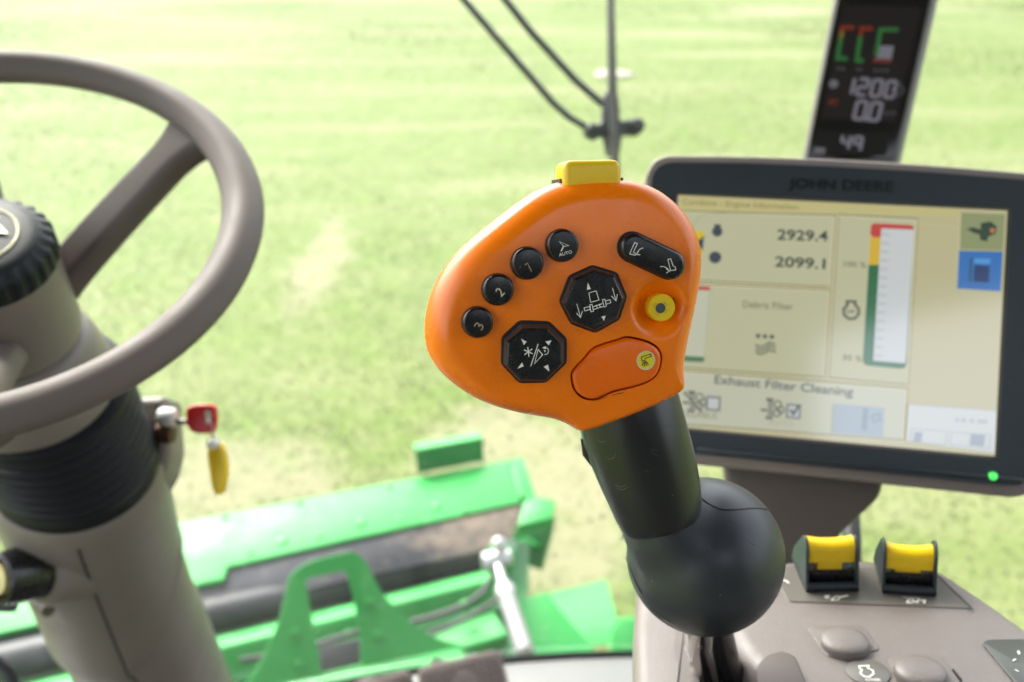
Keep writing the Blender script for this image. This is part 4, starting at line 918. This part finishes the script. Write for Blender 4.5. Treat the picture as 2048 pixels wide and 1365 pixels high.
def rad_at(p):                               # edge rounding: broad on the left and top, tight where the grip joins
    x, y = p
    r_ = .0092 if x < 1130 else .0078
    d_ = ((y - 857) * (1361 - 1147) - (x - 1147) * (764 - 857)) / math.hypot(214, 93)   # distance from the lower right edge line
    k_ = max(0, min(1, abs(d_) / 60)); onl = 1 if x > 1120 and y > 740 else 0
    if y > 780 and x < 1150: r_ = .0058
    return r_ * (k_ if onl else 1) + .0022 * (1 - (k_ if onl else 1))
rad = np.array([rad_at(p) for p in px_out])
for _ in range(24): rad = (np.roll(rad, 1) + rad + np.roll(rad, -1)) / 3
rad = list(rad)
def inset(k_): return offs(O2, [r_ * k_ for r_ in rad])
cx, cy = HF.px(1140, 620)
dish = HF.px(1318, 615); dR = .0112
YB = Vector(dish)
def face_h(u, v_):
    d_ = math.hypot(u - dish[0], v_ - dish[1]) / dR
    h_ = -.0056 * (1 - min(1, d_) ** 2.6) ** 1.5 if d_ < 1 else 0
    d2 = math.hypot((u - cx) / .055, (v_ - cy) / .05)
    return h_ + .0022 * (1 - min(1, d2) ** 2)
rings = [[HF.w(u, v_, -.040) for u, v_ in offs(O2, .016)], [HF.w(u, v_, -.034) for u, v_ in offs(O2, .009)], [HF.w(u, v_, -.024) for u, v_ in offs(O2, .002)]]
SEGS = 9
for k_ in range(SEGS + 1):
    a_ = math.pi / 2 * k_ / SEGS; L_ = inset(1 - math.cos(a_)); hh_ = HD * (1 - math.sin(a_))
    rings.append([HF.w(u, v_, hh_ + face_h(u, v_) * (math.sin(a_)) ** 2) for u, v_ in L_])
Lin = inset(1)
Lin = [(u, v_) for u, v_ in Lin]
NR = 46
for i in range(1, NR + 1):
    s_ = 1 - i / (NR + .4)
    rings.append([HF.w(cx + (u - cx) * s_, cy + (v_ - cy) * s_, face_h(cx + (u - cx) * s_, cy + (v_ - cy) * s_)) for u, v_ in Lin])
v, f = loft(rings)
shell = obj('head_shell', v, f, M['orange'], lever, 50)
def fh(x, y): return face_h(*HF.px(x, y))
def cut(target, V_, F_):
    c_ = obj('cutter', V_, F_, M['gap'])
    md = target.modifiers.new('cut', 'BOOLEAN'); md.operation = 'DIFFERENCE'; md.object = c_; md.solver = 'EXACT'; md.use_self = True
    dg = bpy.context.evaluated_depsgraph_get(); me_ = bpy.data.meshes.new_from_object(target.evaluated_get(dg)); target.modifiers.clear()
    old = target.data; target.data = me_; me_.name = old.name; bpy.data.meshes.remove(old); mm = c_.data; bpy.data.objects.remove(c_); bpy.data.meshes.remove(mm)
    while len(me_.materials) > 1: me_.materials.pop()
    for p in me_.polygons: p.material_index = 0
    me_.shade_smooth(); me_.set_sharp_from_angle(angle=R(40))
bpy.context.view_layer.update()
PAD = [c1(*p) for p in [(753, 1058), (772, 1020), (812, 978), (852, 932), (905, 908), (960, 892), (1012, 876), (1060, 882), (1115, 897), (1160, 922), (1183, 955), (1186, 1000), (1168, 1055), (1128, 1092), (1060, 1118), (960, 1142), (905, 1166), (868, 1180), (825, 1176), (790, 1156), (764, 1120)]]
padP = spline(HF.pts(PAD, .001), 4)
v, f = prism(HF, padP, -.010, .012); cut(shell, v, f)
pb_ = offs(ccw(padP), .0007)
v, f = prism(HF, pb_, -.009, .0026, .0016, 4); paddle = obj('paddle_button', v, f, M['paddle'], lever, label='orange paddle button with a round yellow sticker')
PH = .00265
rS = HF.px(1292 + 18.5, 721)[0] - HF.px(1292, 721)[0]
c = HF.px(*c1(1110, 992), PH)
stk = obj('sticker', *prism(HF, ngon(*c, rS, 40), PH - .0005, PH + .0001), M['sticker_grey'], paddle)
obj('sticker_face', *flat(HF, ngon(*c, rS * .89, 40), PH + .00016), mat('sticker_yellow', (.74, .60, .02), .4), paddle)
def hs_(L, wpx, h, closed=False, tr=c1):
    k_ = .36 / FPX; return stroke(HF, HF.pts([tr(*p) for p in L], h), wpx * k_, h, closed)
def hfill(L, h, tr=c1): return flat(HF, HF.pts([tr(*p) for p in L], h), h)
obj('spout_symbol', *join(hs_([(1090, 975), (1133, 961), (1136, 972), (1107, 982), (1104, 993), (1092, 993)], 1.7, PH + .00022, True), *[hs_(L, 1.6, PH + .00022) for L in ([(1099, 996), (1092, 1016)], [(1103, 998), (1102, 1020)], [(1107, 996), (1113, 1018)], [(1109, 994), (1122, 1012)])]), M['ink_black'], paddle)

def cap_button(name, P_, base, h0, h1, bev, lab=None, gapw=.0012, m='black', edge=None):
    """a moulded key in its dark seat"""
    if base is not None: obj('button_seat', *prism(HF, base, h0 - .003, h0 + .0004, .0003, 1), M['gap'], lever)
    return obj(name, *prism(HF, P_, h0 - .002, h1, bev, 5), M[m], lever, label=lab)
def round_button(x, y, rpx, lab, name='number_button'):
    h0 = fh(x, y); k_ = .36 / FPX; top = h0 + .0036
    cb = HF.px(x - 1, y - 1, h0); ct = HF.px(x + 1, y + 1, h0)
    obj('button_seat', *prism(HF, ngon(*cb, (rpx + .5) * k_, 40), h0 - .002, h0 + .0005, .0003, 1), M['gap'], lever)
    pr = [(1.0, -.002), (1.0, .0016), (.985, .0024), (.94, .0031), (.87, .0035), (.80, .00358), (.05, .0036)]
    o_ = obj(name, *lathe(HF.w(cb[0], cb[1], h0), HN, [(r_ * rpx * k_, t_) for r_, t_ in pr], 48), M['black'], lever, label=lab); return o_, top
k_ = .36 / FPX
bA, tA = round_button(1123.5, 492, 32.5, 'round black button marked AUTO', 'auto_button')
b1, t1 = round_button(1054, 527.5, 32.5, 'round black button with a worn digit 1'); b2, t2 = round_button(995.5, 580, 31.5, 'round black button marked 2'); b3, t3 = round_button(955, 645, 31, 'round black button marked 3')
def c6(x, y): return (900 + x / 5.25, 440 + y / 5.25)
obj('arrow_symbol', *join(hs_([(1150, 230), (1248, 272), (1192, 280)], 1.5, tA + .0001, True, c6), hs_([(1192, 280), (1166, 330)], 2.6, tA + .0001, False, c6)), M['ink'], bA)
obj('lettering', *text(HF, 'AUTO', c6(1148, 386), c6(1284, 350), 6.2, tA + .0001, .012), M['ink'], bA)
def rtext(s, x, y, hpx, deg, top, m, par, asp=.62):
    L_ = hpx * asp; d_ = (math.cos(R(deg)), -math.sin(R(deg))); n_ = (-math.sin(R(deg)), -math.cos(R(deg)))
    p0 = (x - d_[0] * L_ / 2 - n_[0] * hpx / 2, y - d_[1] * L_ / 2 - n_[1] * hpx / 2); p1 = (p0[0] + d_[0] * L_, p0[1] + d_[1] * L_)
    obj('digit', *text(HF, s, p0, p1, hpx, top + .0001, .004), m, par)
obj('digit', *join(hs_([(786, 474), (815, 456), (856, 542)], 1.7, t1 + .0001, False, c6), hs_([(728, 512), (742, 492), (736, 486)], .8, t1 + .0001, False, c6)), M['ink_worn'], b1); rtext('2', *c6(524, 758), 19, 44, t2, M['ink_tan'], b2, .60); rtext('3', *c6(304, 1116), 19, 62, t3, M['ink_worn'], b3, .60)

def octo(outer, inner, lab):
    h0 = fh(*c1(*outer[0])) * .5 + fh(*c1(*outer[4])) * .5
    seat = rpoly(HF.pts([c1(*p) for p in outer], h0), .0012, 3)
    obj('button_seat', *prism(HF, seat, h0 - .005, h0 + .0006, .0003, 1), M['gap'], lever)
    top = h0 + .0040; P_ = ccw(HF.pts([c1(*p) for p in inner], top))
    # skirt (worn) rises from the seat to the bevelled key
    Q_ = ccw(HF.pts([c1(*p) for p in outer], h0)); I_ = HF.pts([c1(*p) for p in inner], top); I_ = I_ if area2(HF.pts([c1(*p) for p in outer], h0)) > 0 else I_[::-1]
    low = [(a[0] * .5 + b[0] * .5, a[1] * .5 + b[1] * .5) for a, b in zip(Q_, I_)]
    rings_ = [[HF.w(u, v_, h0 - .002) for u, v_ in low], [HF.w(u, v_, h0 + .0012) for u, v_ in low], [HF.w(u, v_, top - .0007) for u, v_ in offs(I_, -.0001)]]
    obj('button_skirt', *loft(rings_), M['edge'], lever, 20)
    rings_ = [[HF.w(u, v_, top - .0008) for u, v_ in offs(I_, -.00015)], [HF.w(u, v_, top - .0002) for u, v_ in offs(I_, .0002)], [HF.w(u, v_, top) for u, v_ in offs(I_, .0007)]]
    return obj('octagonal_button', *loft(rings_), M['black'], lever, 15, label=lab), top
oA, tOA = octo([(858, 541), (975, 577), (1022, 690), (985, 800), (872, 863), (755, 820), (698, 712), (745, 592)], [(868, 566), (963, 597), (1008, 700), (973, 792), (873, 848), (772, 806), (728, 722), (774, 610)], 'octagonal button with header symbol and arrows')
oB, tOB = octo([(513, 802), (655, 804), (738, 885), (738, 1002), (640, 1096), (513, 1098), (426, 1006), (430, 880)], [(533, 842), (650, 842), (716, 905), (718, 1005), (636, 1086), (521, 1085), (453, 1012), (458, 905)], 'octagonal button with reel symbol and four triangles')
h = tOA + .0001; W1 = 1.5
obj('header_symbol', *join(hfill([(837, 625), (851, 655), (832, 660)], h), hfill([(900, 785), (921, 781), (913, 806)], h),
    hs_([(842, 674), (876, 664), (889, 707), (850, 718)], W1, h, True), hs_([(820, 744), (846, 738), (848, 752), (822, 758)], W1, h, True), hs_([(846, 730), (857, 728), (864, 760), (852, 763)], W1, h, True),
    hs_([(860, 740), (906, 724)], W1, h), hs_([(864, 752), (908, 738)], W1, h), hs_([(876, 730), (884, 748)], W1, h), hs_([(890, 726), (897, 743)], W1, h), hs_([(906, 706), (917, 703), (924, 736), (913, 740)], W1, h, True), hs_([(920, 712), (942, 706), (945, 720), (923, 727)], W1, h, True)), M['ink'], oA)
obj('down_arrow', *join(hs_([(785, 725), (803, 790)], W1, h), hs_([(783, 768), (803, 790), (811, 760)], W1, h)), M['ink'], oA)
obj('down_arrow', *join(hs_([(953, 650), (970, 712)], W1, h), hs_([(948, 688), (970, 712), (976, 680)], W1, h)), M['ink'], oA)
obj('scratch', *join(hs_([(868, 832), (880, 822), (905, 815), (960, 800)], .7, h), hs_([(875, 826), (890, 815), (978, 782)], .5, h)), mat('scratch', (.10, .10, .10), .5), oA)
h = tOB + .0001
for T_ in ([(523, 890), (549, 903), (536, 919)], [(666, 897), (637, 902), (653, 921)], [(505, 1031), (527, 1001), (536, 1019)], [(656, 1044), (629, 1022), (650, 1011)]): obj('triangle', *hfill(T_, h), M['ink'], oB)
st = [hs_([(557 + 23 * math.cos(a_), 951 + 23 * math.sin(a_)), (557 - 23 * math.cos(a_), 951 - 23 * math.sin(a_))], 2.0, h) for a_ in (1.45, 2.5, .42)]
arcp = [(637 + 15 * math.cos(a_), 947 + 17 * math.sin(a_)) for a_ in np.linspace(-1.6, 1.9, 10)]
obj('reel_symbol', *join(*st, hs_([(603, 914), (568, 1019)], 1.8, h), hs_([(603, 940), (624, 965), (586, 1007)], 1.8, h, True), hs_(arcp, 1.4, h), hfill([(622, 932), (640, 924), (640, 940)], h), hfill([(630, 942), (640, 946), (634, 954)], h)), M['ink'], oB)

# rocker: a long rounded key with two spout symbols
h0 = fh(1300, 510); a_ = Vector(HF.px(1263, 494, h0)); b_ = Vector(HF.px(1337, 529, h0)); d_ = (b_ - a_).normalized(); nn = Vector((-d_.y, d_.x))
def stadium(r_, da=0): 
    P_ = []
    base = math.atan2(d_.y, d_.x)
    for c_, s0 in ((b_, -90), (a_, 90)):
        for k in range(15): an = base + R(s0 + 180 * k / 14); P_.append((c_.x + r_ * math.cos(an), c_.y + r_ * math.sin(an)))
    return P_
obj('button_seat', *prism(HF, stadium(31 * k_), h0 - .004, h0 + .0008, .0003, 1), M['gap'], lever)
rk = obj('rocker_button', *prism(HF, [(u + .0002, v_ - .0002) for u, v_ in stadium(28.5 * k_)], h0 - .003, h0 + .0040, .0017, 6), M['black'], lever, label='long black rocker button with two spout symbols')
h = h0 + .0041
def arch(p, q, bulge, n=8):
    p, q = Vector(p), Vector(q); m_ = (p + q) / 2 + Vector((-(q - p).y, (q - p).x)) * bulge
    return [tuple(p * (1 - t) ** 2 + m_ * 2 * t * (1 - t) + q * t * t) for t in np.linspace(0, 1, n)]
obj('spout_symbol', *join(hs_([(1057, 437), (1070, 441), (1051, 484), (1063, 488), (1060, 497), (1034, 490)], W1, h, True), hs_(arch((1098, 462), (1068, 492), .35), W1, h), hs_([(1076, 478), (1066, 493), (1084, 494)], W1, h)), M['ink'], rk)
obj('spout_symbol', *join(hs_([(1214, 516), (1227, 513), (1238, 546), (1250, 553), (1250, 566), (1226, 568)], W1, h, True), hs_(arch((1177, 550), (1220, 571), -.35), W1, h), hs_([(1206, 560), (1222, 571), (1206, 580)], W1, h)), M['ink'], rk)
# yellow round button in its dish
h0 = fh(1318, 615); yc = HF.px(1314, 613, h0)
obj('button_seat', *prism(HF, ngon(*yc, 30 * k_, 36), h0 - .002, h0 + .0008, .0003, 1), M['gap'], lever)
yb = obj('round_button', *lathe(HF.w(*yc, h0), HN, [(28.5 * k_, -.002), (28.5 * k_, .0052), (27.6 * k_, .0060), (26 * k_, .0063), (1 * k_, .0063)], 48), M['yellow'], lever, label='round yellow button with a grey dot')
yd = HF.px(1321, 617, h0 + .0064); obj('dot', *flat(HF, ngon(*yd, 10.5 * k_, 24), h0 + .0064), M['grey_dot'], yb)
obj('dot_print', *join(*[stroke(HF, [(yd[0] + 14 * k_ * math.cos(a_), yd[1] + 14 * k_ * math.sin(a_)) for a_ in np.linspace(s0, s0 + .7, 5)], .8 * k_, h0 + .00642) for s0 in (.5, 2.3, 3.9, 5.4)]), M['grey_dot'], yb)
# yellow thumb switch on the top edge
hT = -.004
sw = HF.pts([(1128, 385), (1127, 321), (1243, 319), (1245, 385)], hT)
v, f = prism(HF, rpoly(sw, .0034, 6), -.021, hT, .0024, 6, bev0=.002); ts = obj('thumb_switch', v, f, M['yellow'], lever, label='yellow thumb switch on top of the head')
slot = HF.pts([(1120, 380), (1121, 358), (1248, 356), (1248, 380)], -.0068)
v, f = prism(HF, slot, -.024, -.0068, .001, 1); obj('switch_slot', v, f, M['gap'], lever)

# grip: a rubber sleeve rising from the ball to the head
GS = [(1246, 775, .408, 100), (1256, 815, .409, 104), (1268, 862, .410, 105), (1282, 905, .412, 103), (1297, 950, .414, 99), (1308, 985, .416, 94), (1316, 1015, .418, 89), (1322, 1038, .419, 83)]
cen = [at(x, y, d_) for x, y, d_, r_ in GS]; rings = []
for i, (x, y, d_, r_) in enumerate(GS):
    ax = (cen[min(i + 1, len(cen) - 1)] - cen[max(i - 1, 0)]).normalized()
    if i >= 0: ax = (cen[-1] - cen[0]).normalized()
    # the sleeve end is cut square to an upright axis
    sx = (CR - ax * CR.dot(ax)).normalized(); sy = ax.cross(sx); rr = r_ * d_ / FPX
    rings.append([cen[i] + sx * (math.cos(a_) * rr) + sy * (math.sin(a_) * rr * .92) for a_ in [2 * math.pi * k / 48 for k in range(48)]])
last = rings[-1]; cc = cen[-1]; rings.append([cc + (p - cc) * .96 + (cen[-1] - cen[-2]).normalized() * .0012 for p in last])
v, f = loft(rings); grip = obj('grip', v, f, M['grip'], lever, 60)
obj('trigger', *tube([at(1166, 876, .410), at(1178, 905, .412), at(1190, 934, .414)], [.0012, .0030, .0012], 10), M['gap'], grip)
# scuffs worn into the rubber
# ball boot: sphere swelling into a collar under the grip
BC = at(1410, 1112, .440); BR = 156 * .440 / FPX
C1 = at(1340, 1054, .4275); CRd = 94 * .4275 / FPX
def sdf(p):
    d1 = (p - BC).length - BR; ab = C1 - BC; t_ = max(0, min(1, (p - BC).dot(ab) / ab.dot(ab))); d2 = (p - (BC + ab * t_)).length - CRd
    kk = .0055; h_ = max(0, min(1, .5 + .5 * (d2 - d1) / kk)); return d2 * (1 - h_) + d1 * h_ - kk * h_ * (1 - h_)
def surf(dr):
    lo, hi = .01, .09
    for _ in range(22):
        mi = (lo + hi) / 2
        if sdf(BC + dr * mi) < 0: lo = mi
        else: hi = mi
    return BC + dr * lo
nU, nV = 72, 40; rings = []
for j in range(1, nV):
    th_ = math.pi * j / nV
    rings.append([surf(Vector((math.sin(th_) * math.cos(2 * math.pi * i / nU), math.sin(th_) * math.sin(2 * math.pi * i / nU), -math.cos(th_)))) for i in range(nU)])
v, f = loft(rings); ball = obj('ball_boot', v, f, M['rubber'], lever, 70)
def on_ball(x, y, lift=0.0):
    r_ = ray(x, y).normalized(); t_ = .30
    for _ in range(60):
        d_ = sdf(CAM + r_ * t_); t_ += d_ * .8
        if d_ < 1e-6: break
    return CAM + r_ * t_ - r_ * lift
seam = spline([(1402, 996), (1418, 1008), (1442, 1018), (1475, 1019), (1505, 1017), (1528, 1018), (1542, 1022)], 5, False)
obj('seam', *tube([on_ball(*p) for p in seam], .00035, 6), M['gap'], ball)
seam2 = spline([(1247, 1072), (1246, 1095), (1256, 1125), (1270, 1160), (1284, 1188)], 4, False)
obj('seam', *tube([on_ball(*p) for p in seam2], .0004, 6), M['gap'], ball)
# rods into the console
obj('shaft', *tube([BC - UP * .02, at(1398, 1290, .462), at(1428, 1420, .484)], .0066, 20), M['chrome'], lever)
obj('sleeve', *tube([at(1432, 1240, .465), at(1446, 1300, .470), at(1484, 1420, .490)], .0066, 20), M['darkmetal'], lever)

# scuffs and scratches worn into the rubber and plastic
from mathutils.bvhtree import BVHTree
def scuff(target, lines, rad_, m):
    me_ = target.data; off = root_of(target).location
    bv = BVHTree.FromPolygons([tuple(v_.co + off) for v_ in me_.vertices], [tuple(p_.vertices) for p_ in me_.polygons])
    parts = []
    for L_ in lines:
        P_ = []
        for x, y in spline(L_, 4, False) if len(L_) > 2 else L_:
            h_ = bv.ray_cast(CAM, ray(x, y).normalized())
            if h_[0] is not None: P_.append(h_[0])
        if len(P_) > 1: parts.append(tube(P_, [rad_ * (.35 + .65 * math.sin(math.pi * (i_ + .5) / len(P_))) for i_ in range(len(P_))], 5))
    if parts: obj('scuff', *join(*parts), m, target)
SC = mat('rubbed_rubber', (.042, .044, .045), .55)
scuff(grip, [[(1196, 880), (1204, 885), (1212, 883)], [(1210, 913), (1218, 919), (1228, 915), (1232, 908)], [(1228, 968), (1240, 974), (1252, 970)], [(1232, 976), (1244, 980), (1254, 975)], [(1300, 900), (1308, 908), (1318, 912)], [(1302, 897), (1316, 903)], [(1330, 850), (1345, 853), (1358, 854)], [(1290, 940), (1298, 944)]], .00016, SC)
scuff(ball, [[(1438, 1163), (1441, 1168), (1443, 1172)], [(1416, 1092), (1422, 1100), (1428, 1106)], [(1340, 1075), (1352, 1073), (1362, 1068)], [(1500, 1085), (1510, 1092)], [(1465, 1040), (1474, 1050)]], .00013, SC)
dirt = mat('grime', (.10, .030, .008), .7)
scuff(shell, [[(1181, 797), (1190, 801), (1204, 797), (1215, 793)], [(1222, 791), (1236, 788), (1248, 785)], [(1345, 596), (1350, 603), (1348, 610)], [(1281, 600), (1279, 604)]], .00016, dirt)
